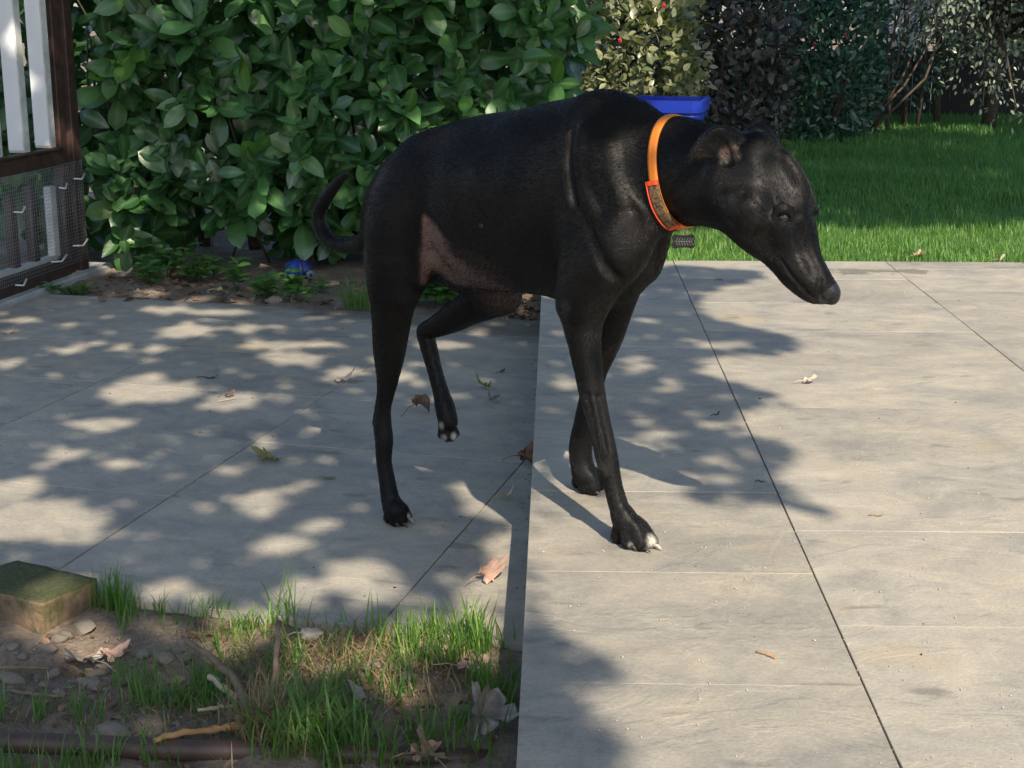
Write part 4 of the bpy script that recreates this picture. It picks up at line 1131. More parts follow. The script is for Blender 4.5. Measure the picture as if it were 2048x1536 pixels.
# ------------------------------------------------------------------ gate: brown frame, pale bars, wire cloth with cable ties
def gate():
    A, B = gnd(0, 605, -.12), gnd(165, 545, -.12)
    dg = (A - B); dg[2] = 0; Lg = np.linalg.norm(dg); dg /= Lg          # towards the viewer
    ang = math.atan2(dg[1], dg[0])
    root = empty('garden_gate', (B[0], B[1], -.12), ang)
    tag(root, 'brown framed gate of pale grey bars with wire cloth over its lower half', 'gate')
    # local frame: X runs along the gate towards the viewer, Y = into the far side, Z up ; +Y faces right of the picture
    brown, nt, b = new_mat('brown_paint')
    n = noise(nt, coords(nt, 'Object'), 28, 5, .65)
    r = ramp(nt, n.outputs[0], [(.35, (.030, .017, .014)), (.6, (.060, .032, .025)), (.75, (.11, .065, .05))])
    nt.links.new(r.outputs[0], b.inputs['Base Color']); b.inputs['Roughness'].default_value = .55; bump(nt, b, n.outputs[0], .25, .003)
    pale, nt, b = new_mat('weathered_pale_paint')
    n = noise(nt, coords(nt, 'Object'), 14, 6, .7); n2 = noise(nt, coords(nt, 'Object'), 130, 4, .7)
    r = ramp(nt, n.outputs[0], [(.3, (.42, .41, .38)), (.6, (.66, .66, .64))])
    sp = ramp(nt, n2.outputs[0], [(.62, (1, 1, 1)), (.74, (.45, .43, .36))])
    nt.links.new(mixc(nt, 1.0, r.outputs[0], sp.outputs[0], 'MULTIPLY'), b.inputs['Base Color']); b.inputs['Roughness'].default_value = .5
    white = simple_mat('white_bar_paint', (.80, .81, .82), .4, .05, 9, .1)
    side = 1.0 if (np.array([-dg[1], dg[0]]) @ np.array([1, 0])) > 0 else -1.0   # sign of local Y that looks at the picture's right
    def part(name, x, y, z, sx, sy, sz, mat, bev=.003, rot=None, par=root):
        bm = bmesh.new(); bm_box(bm, (0, 0, 0), (sx, sy, sz), rot, bev); o = link(name, bm_mesh(bm, name, mat), par); o.location = (x, y * side, z); return o
    H = 1.55
    part('post', .030, 0, H / 2, .060, .060, H, brown)
    part('stile', .105, 0, H / 2 + .01, .05, .035, H, brown)
    part('bottom_rail', 1.0, 0.006, .035, 1.74, .04, .085, brown)
    part('middle_rail', 1.0, 0.008, .452, 1.74, .045, .055, brown)
    part('rail_ledge', 1.0, 0.026, .486, 1.72, .03, .010, brown)
    for i in range(8):                                               # bars above the rail: a pale flat with a grey return
        x = .185 + .185 * i
        bar = part('bar', x, -.012, .49 + .53, .042, .060, 1.06, pale, .002)
        fb = part('bar_face', .0235, 0, .004, .004, .056, 1.05, white, .0008, par=bar)
        if i < 3:
            bm = bmesh.new(); bmesh.ops.create_cone(bm, segments=10, radius1=.007, radius2=.006, depth=.004, cap_ends=True)
            bo = link('bolt', bm_mesh(bm, 'bolt', pale), bar); bo.rotation_euler = (R(90), 0, 0); bo.location = (0, .032 * side, -.49)
    for i in range(9):                                               # short bars behind the cloth
        x = .15 + .145 * i + rng.normal(0, .008); h = .27 + rng.normal(0, .02)
        part('short_bar', x, -.03, .085 + h / 2, .04, .03, h, brown if i % 3 else pale, .002)
    part('short_rail', .9, -.028, .083, 1.5, .03, .022, pale)
    # wire cloth
    W = []; yw = .030 * side
    for i in range(128):
        x = .005 + .0127 * i; W.append(([(x, yw, .055), (x + .004 * math.sin(i * .7), yw + .003 * math.sin(i), .24), (x, yw, .43)], .00060, 4))
    for k in range(30):
        z = .058 + .0127 * k; W.append(([(.0, yw + .001 * side, z), (.6, yw + .004 * side, z + .002 * math.sin(k)), (1.62, yw + .001 * side, z)], .00060, 4))
    wire_m = simple_mat('galvanised_wire', (.42, .42, .42), .45, .2, 90, .1, metallic=.4)
    link('wire_cloth', tubes('wire_cloth', [(np.array(P, float), r, s) for P, r, s in W], wire_m), root)['kind'] = 'stuff'
    tie_m = simple_mat('white_plastic', (.80, .80, .80), .35, .05, 60, .05)
    for x, z, l in ((.02, .375, .07), (.16, .355, .045), (.03, .130, .10), (.20, .098, .10), (.47, .31, .06), (.50, .06, .06)):
        P = [(x - .012, .040 * side, z + .002), (x + l * .5, .052 * side, z - .012), (x + l, .038 * side, z - .006)]
        link('cable_tie', tubes('cable_tie', [(np.array(P), np.array([.0045, .0030, .0028]), 6)], tie_m), root)
    # concrete strip it stands on
    k = link('gate_kerb', None) if False else None
    bm = bmesh.new(); bm_box(bm, (0, 0, 0), (2.2, .26, .09), bev=.006); o = link('kerb', bm_mesh(bm, 'kerb', conc_m)); o['kind'] = 'structure'
    o.location = tuple(np.array([B[0], B[1], -.147]) + dg * .95 + np.array([-.065, .0, 0])); o.rotation_euler = (0, 0, ang)
gate()
# ------------------------------------------------------------------ blue bin behind the dog
def bin_():
    c = dep(1303, 230, 7.45); base = (c[0], 7.45, -.055)
    root = empty('blue_bin', base, R(-14)); tag(root, 'blue plastic storage bin with a rolled rim standing on the lawn behind the dog', 'bin')
    blue = simple_mat('blue_plastic', (.018, .045, .42), .32, .12, 8, .05)
    W, D, H = .50, .34, .47
    def frustum(name, z0, z1, w0, d0, w1, d1, mat, par, inner=None):
        bm = bmesh.new(); rings = []
        prof = [(z0, w0, d0), (z1, w1, d1)] + ([(z1, w1 - inner, d1 - inner), (z0 + .02, w0 - inner, d0 - inner)] if inner else [])
        for z, w, d in prof:
            r = min(w, d) * .12; ring = []
            for cx_, cy_, a0 in ((1, 1, 0), (-1, 1, 90), (-1, -1, 180), (1, -1, 270)):
                for q in range(5):
                    a = R(a0 + q * 22.5); ring.append(bm.verts.new((cx_ * (w / 2 - r) + r * math.cos(a), cy_ * (d / 2 - r) + r * math.sin(a), z)))
            rings.append(ring)
        for a, b_ in zip(rings[:-1], rings[1:]):
            for i in range(20): bm.faces.new((a[i], a[(i + 1) % 20], b_[(i + 1) % 20], b_[i]))
        bm.faces.new(rings[0][::-1]); bm.faces.new(rings[-1])
        return link(name, bm_mesh(bm, name, mat), par)
    frustum('bin_body', 0, H, W * .84, D * .84, W, D, blue, root, .012)
    rim = frustum('rim', H - .045, H + .012, W + .030, D + .030, W + .042, D + .042, blue, root, .03)
    frustum('rim_lip', H - .075, H - .062, W + .012, D + .012, W + .016, D + .016, blue, rim, .01)
    for sx in (-.18, -.06, .06, .18):
        bm = bmesh.new(); bm_box(bm, (0, 0, 0), (.010, .012, H - .10), bev=.002); o = link('rib', bm_mesh(bm, 'rib', blue), root); o.location = (sx, -D * .465, (H - .10) / 2); o.rotation_euler = (R(3.2), 0, 0)
bin_()
# small blue toy under the hedge
def toy():
    c = dep(600, 541, 5.52); base = np.array([c[0], c[1], c[2]])
    root = empty('toy', tuple(base), R(20)); tag(root, 'small bright blue plastic toy lying in the shade under the hedge', 'toy')
    blue = simple_mat('toy_blue', (.014, .06, .26), .3, .08, 20, .05); dark = simple_mat('toy_navy', (.015, .03, .16), .35, .1, 20, .05); wh = simple_mat('toy_white', (.17, .17, .165), .4, .05, 30, .05)
    def lathe(name, prof, mat, par, rot=None, loc=(0, 0, 0)):
        bm = bmesh.new(); rings = []
        for x, r in prof: rings.append([bm.verts.new((x, r * math.cos(a), r * math.sin(a))) for a in np.arange(18) * 2 * math.pi / 18])
        for a, b_ in zip(rings[:-1], rings[1:]):
            for i in range(18): bm.faces.new((a[i], a[(i + 1) % 18], b_[(i + 1) % 18], b_[i]))
        bm.faces.new(rings[0][::-1]); bm.faces.new(rings[-1])
        o = link(name, bm_mesh(bm, name, mat, True), par); o.location = loc
        if rot: o.rotation_euler = rot
        return o
    lathe('toy_body', [(-.056, .012), (-.05, .026), (-.035, .037), (-.012, .041)], blue, root)
    lathe('toy_band', [(-.013, .0405), (-.010, .0425), (.002, .0425), (.004, .0405)], dark, root)
    lathe('toy_head', [(.003, .040), (.02, .037), (.036, .028), (.046, .014)], dark, root)
    for y, z in ((-.040, -.010),):
        e = lathe('toy_ring', [(0, .016), (.006, .017), (.010, .013), (.011, .008)], wh, root, (0, 0, R(-80)), (.028, y, z)); lathe('ring_centre', [(.010, .0075), (.0125, .006)], dark, e)
    bm = bmesh.new(); bm_box(bm, (-.006, -.042, .006), (.006, .006, .030), bev=.002); link('stripe', bm_mesh(bm, 'stripe', wh, True), root)
toy()
# ------------------------------------------------------------------ weeds under the hedge, foreground soil, fallen leaves
weed_m = leaf_mat('weed_leaf', (.050, .140, .030), (.110, .250, .055), .5, (.12, .22, .06), .28, (.18, .42, .05))
def weed(x, y, z, h, n, Ls, label, seed, spread=.08, group='weeds along the hedge foot'):
    rg = np.random.default_rng(seed); b = gnd(x, y, z); b[2] = float(bed_z(b[0], b[1])); root = empty('weed', tuple(b)); tag(root, label, 'weed', group)
    pr = leaf_shape(1, .62, 4, .18, .2, prof=[.05, .7, 1, .85, .5, .05])
    P, d, nn, T = [], [], [], []
    ns = max(3, n // 9)
    for i in range(ns):
        a = rg.random() * 6.28; hh = h * rg.uniform(.5, 1.1); e = np.array([math.cos(a) * spread * rg.random() * 1.4, math.sin(a) * spread * rg.random(), hh]); s0 = np.array([e[0] * .35, e[1] * .35, -.01])
        T.append((np.array([s0, (s0 + e) / 2 + rg.normal(0, .006, 3), e]), np.array([.0016, .0013, .0009]), 5))
        for k in range(n // ns):
            t = .35 + .65 * (k + 1) / (n // ns); q = s0 * (1 - t) + e * t; aa = k * 2.4 + a
            P.append(q); d.append((math.cos(aa), math.sin(aa), .25)); nn.append((0, -.15, 1.0))
    P, d, nn = np.array(P), unit(np.array(d) + rg.normal(0, .15, (len(d), 3))), unit(np.array(nn) + rg.normal(0, .2, (len(nn), 3)))
    scatter('foliage', pr, P, frames(d, nn), Ls * rg.uniform(.6, 1.2, len(P)), rg.random(len(P)), weed_m, root, None)
    link('stems', tubes('stems', T, twig_green), root)
BZ = -.125
for i, (x, y, h, n, L, lab, sp) in enumerate((
    (150, 585, .035, 60, .022, 'low creeping weed at the gate\'s foot', .10),
    (290, 572, .07, 30, .034, 'leafy weed left of the first bare leaf litter', .06), (330, 560, .10, 45, .040, 'tallest bright green weed under the left of the hedge', .08), (385, 562, .09, 45, .036, 'bushy weed right beside the tallest one', .07), (425, 552, .08, 26, .034, 'thin weed at the right end of the left clump', .05),
    (480, 582, .10, 20, .046, 'weed with a raised pointed leaf between the clumps', .05), (530, 590, .09, 36, .038, 'weed just left of the half buried stone', .06), (590, 598, .09, 44, .034, 'weed in front of the blue toy', .06), (637, 578, .06, 14, .024, 'tiny pale weed right of the blue toy', .03),
    (862, 606, .11, 50, .062, 'broad leaved weed seen between the dog\'s hind legs', .10), (905, 598, .10, 40, .062, 'broad leaved weed just above the lifted hock', .10), (880, 575, .12, 40, .058, 'broad leaved weed behind the other two between the legs', .12))):
    weed(x, y, BZ, h * 1.1, int(n * 1.6), L * 1.3, lab, 100 + i, sp)
# long arching tuft behind the dog's hind leg
def tuft(name, x, y, z, n, L, label, seed, spread=.05, bend=(1.0, 2.0), mat=None, W=.003, group=None):
    rg = np.random.default_rng(seed); b = gnd(x, y, z); root = empty(name, tuple(b)); tag(root, label, 'grass tuft', group)
    a = rg.random(n) * 6.28; r = spread * np.sqrt(rg.random(n))
    P = np.stack([r * np.cos(a), r * np.sin(a), np.zeros(n) - .006], 1); dirn = a + rg.normal(0, .6, n)
    blade_mesh('blades', P, dirn, L * rg.uniform(.5, 1.15, n), W * rg.uniform(.6, 1.2, n), rg.uniform(*bend, n), rg.random(n), mat or turf_m, 5, root, 'stuff')
tuft('grass_tuft', 715, 612, BZ, 150, .13, 'long arching grass tuft right of the blue toy, by the dog\'s hind leg', 201, .05, (1.0, 2.1), None, .0028)
# leaf litter and small rubble of the bed
def litter(name, n, f, size, mats, seed, zf):
    rg = np.random.default_rng(seed); pr = leaf_shape(1, .7, 3, .4, .3)
    P = np.array([f(rg) for _ in range(n)]); P[:, 2] = [zf(p[0], p[1]) + .006 for p in P]
    d = unit(np.stack([rg.normal(0, 1, n), rg.normal(0, 1, n), rg.normal(0, .25, n)], 1)); nn = unit(np.stack([rg.normal(0, .4, n), rg.normal(0, .4, n), np.ones(n)], 1))
    return scatter(name, pr, P, frames(d, nn), size * rg.uniform(.5, 1.3, n), rg.random(n), mats)
lit_m = leaf_mat('dry_litter', (.09, .05, .03), (.26, .16, .09), .8, (.2, .13, .08), .1, (.3, .15, .05))
litter('leaf_litter', 150, lambda r: (*gnd(r.uniform(180, 720), r.uniform(552, 606), BZ)[:2], 0), .036, lit_m, 301, bed_z)
litter('leaf_litter', 90, lambda r: (*gnd(r.uniform(1000, 1078), r.uniform(570, 634), BZ)[:2], 0), .034, lit_m, 302, bed_z)
litter('leaf_litter', 160, lambda r: (*gnd(r.uniform(-50, 1030), r.uniform(1260, 1560), -.145)[:2], 0), .020, lit_m, 303, front_z)
peb_m = simple_mat('soil_pebble', (.23, .20, .165), .85, .4, 25, .4)
def rubble(n, xr, yr, z, s, seed, zf, nm='gravel'):
    rg = np.random.default_rng(seed); P = []
    for _ in range(n):
        p = gnd(rg.uniform(*xr), rg.uniform(*yr), z); P.append((p[0], p[1], float(zf(p[0], p[1])) + .001))
    pebbles(nm, np.array(P), s * (.3 + rg.random(n) ** 2.5), peb_m, seed)
rubble(420, (-60, 420), (1265, 1420), -.145, .0055, 311, front_z)
rubble(350, (-60, 1020), (1255, 1560), -.145, .006, 312, front_z)
rubble(200, (200, 720), (560, 612), BZ, .010, 313, bed_z)
# stones one can tell apart
stone_m2 = simple_mat('field_stone', (.24, .20, .155), .85, .35, 22, .5)
def rock_mesh(seed, sub=2):
    rg = np.random.default_rng(seed); bm = bmesh.new(); bmesh.ops.create_icosphere(bm, subdivisions=sub, radius=1)
    cut = [unit(rg.normal(0, 1, 3)) for _ in range(7)]; lim = rg.uniform(.55, .9, 7)
    for v in bm.verts:
        p = np.array(v.co)
        for c, l in zip(cut, lim):
            q = p @ c
            if q > l: p = p - c * (q - l) * .85
        v.co = p * (1 + rg.normal(0, .02))
    return bm_mesh(bm, 'stone', stone_m2, False)
rocks = [rock_mesh(400 + i) for i in range(6)]
def stone(x, y, r, label, sq=.6, zf=front_z, z=-.14, group=None, asp=1.3):
    p = gnd(x, y, z); zz = float(zf(p[0], p[1])); o = link('stone', rocks[int(rng.integers(6))])
    o.location = (p[0], p[1], zz + r * sq * .35); o.scale = (r * asp, r, r * sq); o.rotation_euler = (rng.normal(0, .2), rng.normal(0, .2), rng.random() * 6.28); tag(o, label, 'stone', group)
for x, y, r, lab in ((165, 1256, .020, 'palest rounded stone touching the corner of the brick'), (118, 1272, .013, 'small buff stone just below the brick corner'), (135, 1265, .012, 'small buff stone squeezed between brick and pale rounded stone'), (100, 1285, .013, 'oval stone below the brick\'s right end'),
                     (8, 1283, .013, 'rust tinted stone at the left edge under the brick'), (26, 1284, .012, 'second rust tinted stone under the brick'), (333, 1306, .018, 'flat grey stone in the middle of the bare soil'), (287, 1300, .012, 'small grey stone left of the flat grey one'),
                     (165, 1345, .015, 'square buff stone below the torn dry leaf'), (185, 1360, .013, 'darker stone beside the square buff stone'), (25, 1345, .018, 'broad grey stone near the left edge'), (8, 1328, .014, 'grey stone above the broad one at the left edge'),
                     (745, 1345, .018, 'rounded grey stone lying among straw by the grass'), (820, 1372, .014, 'reddish stone half sunk among the straw'), (192, 1316, .016, 'dark stone right of the torn dry leaf'), (235, 1470, .026, 'flat lump of earth-coloured stone lying against the brown pipe'), (205, 1470, .018, 'smaller grey lump against the brown pipe')): stone(x, y, r, lab)
stone(548, 600, .028, 'buff stone half buried between the weeds under the hedge', .7, bed_z, BZ)
rg_ = np.random.default_rng(45)
for i in range(22):
    stone(rg_.uniform(-10, 260), rg_.uniform(1285, 1410), rg_.uniform(.005, .010), 'small pale stone strewn over the bare soil left of the grass', .7, front_z, -.145, 'small stones strewn over the bare soil')
# mossy block at the left edge
def block():
    m, nt, b = new_mat('orange_tuff')
    geo = N(nt, 'ShaderNodeNewGeometry'); sp = N(nt, 'ShaderNodeSeparateXYZ'); nt.links.new(geo.outputs['Normal'], sp.inputs[0])
    v = coords(nt, 'Object'); n1 = noise(nt, v, 20, 5, .65); n2 = noise(nt, v, 130, 4, .7)
    stone_c = ramp(nt, n1.outputs[0], [(.3, (.14, .090, .055)), (.55, (.24, .160, .095)), (.75, (.34, .255, .165))])
    moss_c = ramp(nt, n2.outputs[0], [(.35, (.028, .040, .012)), (.6, (.075, .085, .028)), (.75, (.13, .12, .06))])
    fac = math_n(nt, 'MULTIPLY', ramp(nt, math_n(nt, 'ADD', sp.outputs[2], math_n(nt, 'MULTIPLY', n1.outputs[0], .5)), [(.62, (0, 0, 0)), (.95, (1, 1, 1))]).outputs[0], .93)
    side_moss = ramp(nt, noise(nt, v, 26, 3, .6).outputs[0], [(.47, (0, 0, 0)), (.60, (.75, .75, .75))])
    c = mixc(nt, side_moss.outputs[0], stone_c.outputs[0], (.07, .075, .022)); nt.links.new(mixc(nt, fac, c, moss_c.outputs[0]), b.inputs['Base Color'])
    b.inputs['Roughness'].default_value = .95; bump(nt, b, n2.outputs[0], .7, .004)
    bm = bmesh.new(); bmesh.ops.create_cube(bm, size=1); bmesh.ops.scale(bm, vec=(.205, .125, .068), verts=bm.verts)
    bmesh.ops.subdivide_edges(bm, edges=bm.edges, cuts=7, use_grid_fill=True)
    for v_ in bm.verts:
        x, y, z = v_.co; q = np.array([x, y, z])
        k = Vector((max(0, abs(x) - .094) * np.sign(x), max(0, abs(y) - .054) * np.sign(y), max(0, abs(z) - .027) * np.sign(z)))
        v_.co -= k * .35
        v_.co += Vector((vnoise(y, z, 30, 1), vnoise(x, z, 30, 2), vnoise(x, y, 30, 3))) * .006
    o = link('brick', bm_mesh(bm, 'brick', m, True)); tag(o, 'orange building block with a mossy top lying at the left edge', 'brick')
    p = gnd(90, 1272, -.145); o.location = (p[0] + .0625 * .53 - .1025 * .85, p[1] + .0625 * .85 + .1025 * .53, -.120); o.rotation_euler = (R(1), R(-1), R(-32))
block()
# brown pipe across the foreground
pipe_m = simple_mat('brown_pipe', (.075, .045, .034), .5, .3, 14, .2)
P = [gnd(-160, 1476, -.125), gnd(0, 1483, -.125), gnd(350, 1499, -.126), gnd(700, 1508, -.130), gnd(950, 1520, -.142), gnd(1015, 1522, -.15)]
o = link('pipe', tubes('pipe', [(np.array(P), .0150, 14)], pipe_m)); tag(o, 'brown irrigation pipe lying across the foreground soil', 'pipe')
# stump, branches and dry straw
stick_m = simple_mat('dry_wood', (.20, .14, .09), .9, .35, 60, .6); pale_stick = simple_mat('pale_dry_wood', (.42, .34, .23), .85, .25, 60, .4); raw_wood = simple_mat('raw_orange_wood', (.50, .27, .11), .8, .25, 50, .4)
def stick(pts, r, mat, label, name='twig'):
    P = [gnd(x, y, z) for x, y, z in pts]; P = np.array(P)
    t = np.linspace(0, len(P) - 1, len(P) * 4); i = np.minimum(t.astype(int), len(P) - 2); P = P[i] * (1 - (t - i))[:, None] + P[i + 1] * (t - i)[:, None] + rng.normal(0, r[0] * .25, (len(t), 3))
    o = link(name, tubes(name, [(P, np.linspace(r[0], r[1], len(P)) * (1 + .15 * rng.normal(0, 1, len(P))), 7)], mat)); tag(o, label, 'twig')
stick([(365, 1275, -.118), (420, 1315, -.110), (470, 1358, -.120), (490, 1400, -.13), (505, 1440, -.15)], (.0045, .0075), stick_m, 'bent brown branch rising left of the stump')
stick([(555, 1245, -.03), (553, 1330, -.06), (548, 1400, -.11), (540, 1450, -.14)], (.0045, .0080), stick_m, 'upright dead stem in the middle of the grass')
stick([(418, 1350, -.115), (445, 1376, -.125), (475, 1395, -.135)], (.0045, .0050), pale_stick, 'short pale cut twig beside the bent branch')
stick([(305, 1478, -.105), (370, 1466, -.110), (430, 1458, -.12), (490, 1450, -.125)], (.0045, .0065), raw_wood, 'orange splintered stick resting on the pipe')
stick([(395, 1420, -.115), (440, 1415, -.12), (470, 1412, -.13)], (.0030, .0028), pale_stick, 'thin pale twig pointing left of the stump')
stick([(20, 1382, -.138), (70, 1388, -.135), (130, 1394, -.136)], (.0030, .0025), stick_m, 'thin dark twig on the soil at the left')
stick([(-10, 1335, -.137), (40, 1334, -.134), (95, 1336, -.137)], (.0035, .0030), stick_m, 'thicker dark twig on the soil at the left edge')
stick([(435, 803, -.118), (455, 799, -.116), (472, 796, -.117)], (.0011, .0009), pale_stick, 'fine straw stem lying on the lower terrace')
stick([(1513, 1302, .003), (1535, 1308, .004), (1552, 1316, .003)], (.0016, .0012), raw_wood, 'small orange splinter on the upper patio')
def stump():
    rg = np.random.default_rng(61); b = gnd(520, 1465, -.14); root = empty('stump', tuple(b)); tag(root, 'small dead root stump with frayed roots in the foreground grass', 'stump')
    T = []
    for i in range(16):
        a = rg.random() * 6.28; l = rg.uniform(.02, .06); e = np.array([math.cos(a) * l, math.sin(a) * l, rg.uniform(.0, .045)]); T.append((np.array([[0, 0, -.01], e * .5 + [0, 0, .012], e]), np.array([.009, .006, .0025]), 6))
    link('roots', tubes('roots', T, stick_m), root)
    n = 130; a = rg.random(n) * 6.28; P = np.stack([rg.normal(.02, .035, n), rg.normal(0, .03, n), np.zeros(n)], 1)
    blade_mesh('straw', P, a, rg.uniform(.05, .13, n), rg.uniform(.0012, .0028, n), rg.uniform(.6, 2.4, n), rg.random(n), dry_m, 5, root, 'stuff')
stump()
def front_grass():
    rg = np.random.default_rng(71)
    def patch(n, cx, cy, sx, sy, L, bend, mat, W=.0030, rn=(0, 1)):
        x = rg.normal(cx, sx, n); y = rg.normal(cy, sy, n); G_ = np.array([gnd(a, c, -.14) for a, c in zip(x, y)])
        n_ok = vnoise(G_[:, 0], G_[:, 1], 17, 72) + .6 * vnoise(G_[:, 0], G_[:, 1], 40, 73) > (-.04 if mat is turf_m else -.9)
        k = n_ok & ((G_[:, :2] - UO) @ UQ < -.012) & (G_[:, :2] @ LE < 2.20); G_ = G_[k]
        G_[:, 2] = front_z(G_[:, 0], G_[:, 1]) - .004; m = len(G_)
        return [G_, rg.random(m) * 6.28, L * rg.uniform(.45, 1.2, m), W * rg.uniform(.6, 1.2, m), rg.uniform(*bend, m), rg.uniform(*rn, m)]
    def go(name, L, mat):
        blade_mesh(name, *[np.concatenate([l[i] for l in L]) for i in range(6)], mat, 5)
    go('grass', [patch(240, 235, 1225, 24, 14, .080, (.15, .9), turf_m, .0026, (0, .6)), patch(140, 345, 1235, 40, 12, .055, (.3, 1.3), turf_m, .0024, (0, .4)), patch(420, 470, 1255, 42, 20, .060, (.4, 1.6), turf_m, .003, (.3, 1)), patch(110, 570, 1240, 26, 12, .13, (.5, 1.7), turf_m, .0026, (.2, .8)),
                 patch(470, 860, 1288, 60, 16, .072, (.2, .9), turf_m, .0034, (.4, 1)), patch(120, 950, 1285, 22, 14, .105, (.3, 1.1), turf_m, .0045, (.6, 1)), patch(220, 900, 1330, 60, 18, .07, (.5, 1.6), turf_m),
                 patch(640, 370, 1370, 85, 30, .058, (.4, 1.7), turf_m, .0028, (0, .6)), patch(420, 90, 1440, 90, 22, .060, (.4, 1.6), turf_m, .0028, (0, .6)), patch(260, 150, 1530, 120, 14, .07, (.4, 1.5), turf_m, .0028, (0, .6)),
                 patch(1000, 800, 1440, 140, 45, .064, (.5, 1.8), turf_m, .0034, (0, .7)), patch(420, 980, 1400, 30, 60, .072, (.2, 1.2), turf_m, .0036, (0, .6)), patch(260, 620, 1330, 60, 30, .06, (.5, 1.7), turf_m), patch(200, 600, 1500, 60, 20, .12, (.7, 1.8), turf_m, .005, (0, .5)), patch(150, 700, 1530, 80, 10, .08, (.5, 1.5), turf_m)], turf_m)
    go('dry_grass', [patch(1100, 680, 1325, 130, 26, .05, (1.2, 2.6), dry_m, .0022), patch(260, 800, 1380, 60, 30, .045, (1.0, 2.6), dry_m, .0022), patch(240, 560, 1480, 60, 35, .09, (.7, 2.4), dry_m, .0022), patch(160, 430, 1275, 30, 12, .035, (1.2, 2.6), dry_m, .002), patch(600, 300, 1430, 220, 50, .035, (1.2, 2.8), dry_m, .002)], dry_m)
front_grass()
# fallen leaves: lobed, curled, with a stalk
def dry_leaf_mat(name, a, b_, vein):
    m, nt, b = new_mat(name); v = coords(nt, 'Object'); n = noise(nt, v, 60, 5, .65)
    r = ramp(nt, n.outputs[0], [(.3, a), (.7, b_)]); at = N(nt, 'ShaderNodeAttribute', attribute_name='rib').outputs['Fac']
    nt.links.new(mixc(nt, math_n(nt, 'MULTIPLY', at, .6), r.outputs[0], vein), b.inputs['Base Color']); b.inputs['Roughness'].default_value = .75; bump(nt, b, n.outputs[0], .4, .003)
    return m
LM = {'tan': dry_leaf_mat('tan_leaf', (.24, .16, .09), (.46, .34, .22), (.5, .4, .28)), 'brown': dry_leaf_mat('brown_leaf', (.09, .05, .03), (.22, .12, .06), (.25, .15, .08)), 'grey': dry_leaf_mat('grey_leaf', (.16, .15, .13), (.36, .33, .29), (.42, .38, .33)),
      'olive': dry_leaf_mat('olive_leaf', (.13, .13, .035), (.30, .27, .08), (.34, .32, .14)), 'pink': dry_leaf_mat('pinkish_leaf', (.36, .21, .15), (.54, .36, .28), (.6, .45, .36)), 'cream': dry_leaf_mat('cream_leaf', (.46, .36, .27), (.66, .55, .44), (.7, .6, .5)), 'dark': dry_leaf_mat('dark_leaf', (.03, .025, .02), (.08, .06, .05), (.1, .08, .06)), 'yellow': dry_leaf_mat('yellow_leaf', (.38, .28, .08), (.58, .46, .2), (.6, .5, .3))}
def fallen(x, y, z, size, mat, label, curl=1.0, rz=None, lobes=5, seed=None, asp=1.0, tilt=(0, 0), zf=None):
    size = size * 1.22; rg = np.random.default_rng(seed if seed is not None else int(x * 7 + y)); na, nr = 40, 5
    V, rib = [(0, 0, 0)], [1.0]
    ph = rg.random() * 6.28
    axis = rg.random() * 3.14
    for k in range(1, nr + 1):
        for i in range(na):
            a = 2 * math.pi * i / na; t = (a / (2 * math.pi)) * lobes
            lob = .66 + .34 * abs(math.cos(math.pi * t)) ** 1.2 + .05 * math.cos(6 * math.pi * t) if lobes else 1.0
            lob *= .75 + .25 * math.cos(a)
            if lobes and abs(a - math.pi) < .25: lob *= .6
            r = k / nr * lob * size * .5; px, py = r * math.cos(a), r * math.sin(a) * asp
            u = px * math.cos(axis) + py * math.sin(axis); w = -px * math.sin(axis) + py * math.cos(axis)
            zc = curl * (1.6 * u * u / size + .9 * w * abs(w) / size * math.sin(ph)) + .05 * size * curl * math.sin(5 * a + ph) * (k / nr) ** 2 + .02 * size * curl * math.sin(11 * a + 2 * ph) * (k / nr)
            V.append((px, py, zc)); rib.append(1.0 if lobes and abs(((t + .0) % 1.0)) < .06 else 0.0)
    F3 = [(0, 1 + i, 1 + (i + 1) % na) for i in range(na)]; F4 = []
    for k in range(nr - 1):
        for i in range(na): F4.append((1 + k * na + i, 1 + (k + 1) * na + i, 1 + (k + 1) * na + (i + 1) % na, 1 + k * na + (i + 1) % na))
    V = np.array(V); e = Euler((tilt[0], tilt[1], rg.random() * 6.28 if rz is None else rz)).to_matrix(); V = V @ np.array(e).T
    p = gnd(x, y, z)
    if zf is not None: p[2] = float(zf(p[0], p[1])) + .01
    V[:, 2] -= V[:, 2].min() - .0012
    me = mesh_np('fallen_leaf', V, [np.array(F4), np.array(F3)], LM[mat], True); set_attr(me, 'rib', np.array(rib))
    o = link('fallen_leaf', me); o.location = tuple(p); tag(o, label, 'leaf')
    q = np.array(e) @ np.array([-size * .12, 0, 0.0]); q2 = np.array(e) @ np.array([-size * .75, size * .1, .06 * size]); hz = float(V[0, 2])
    link('stalk', tubes('stalk', [(np.array([q + [0, 0, hz + .001], (q + q2) / 2 + [0, 0, hz * .7 + .003], [q2[0], q2[1], max(q2[2], .0015)]]), np.array([.0012, .0010, .0008]), 5)], LM[mat]), o)
    return o
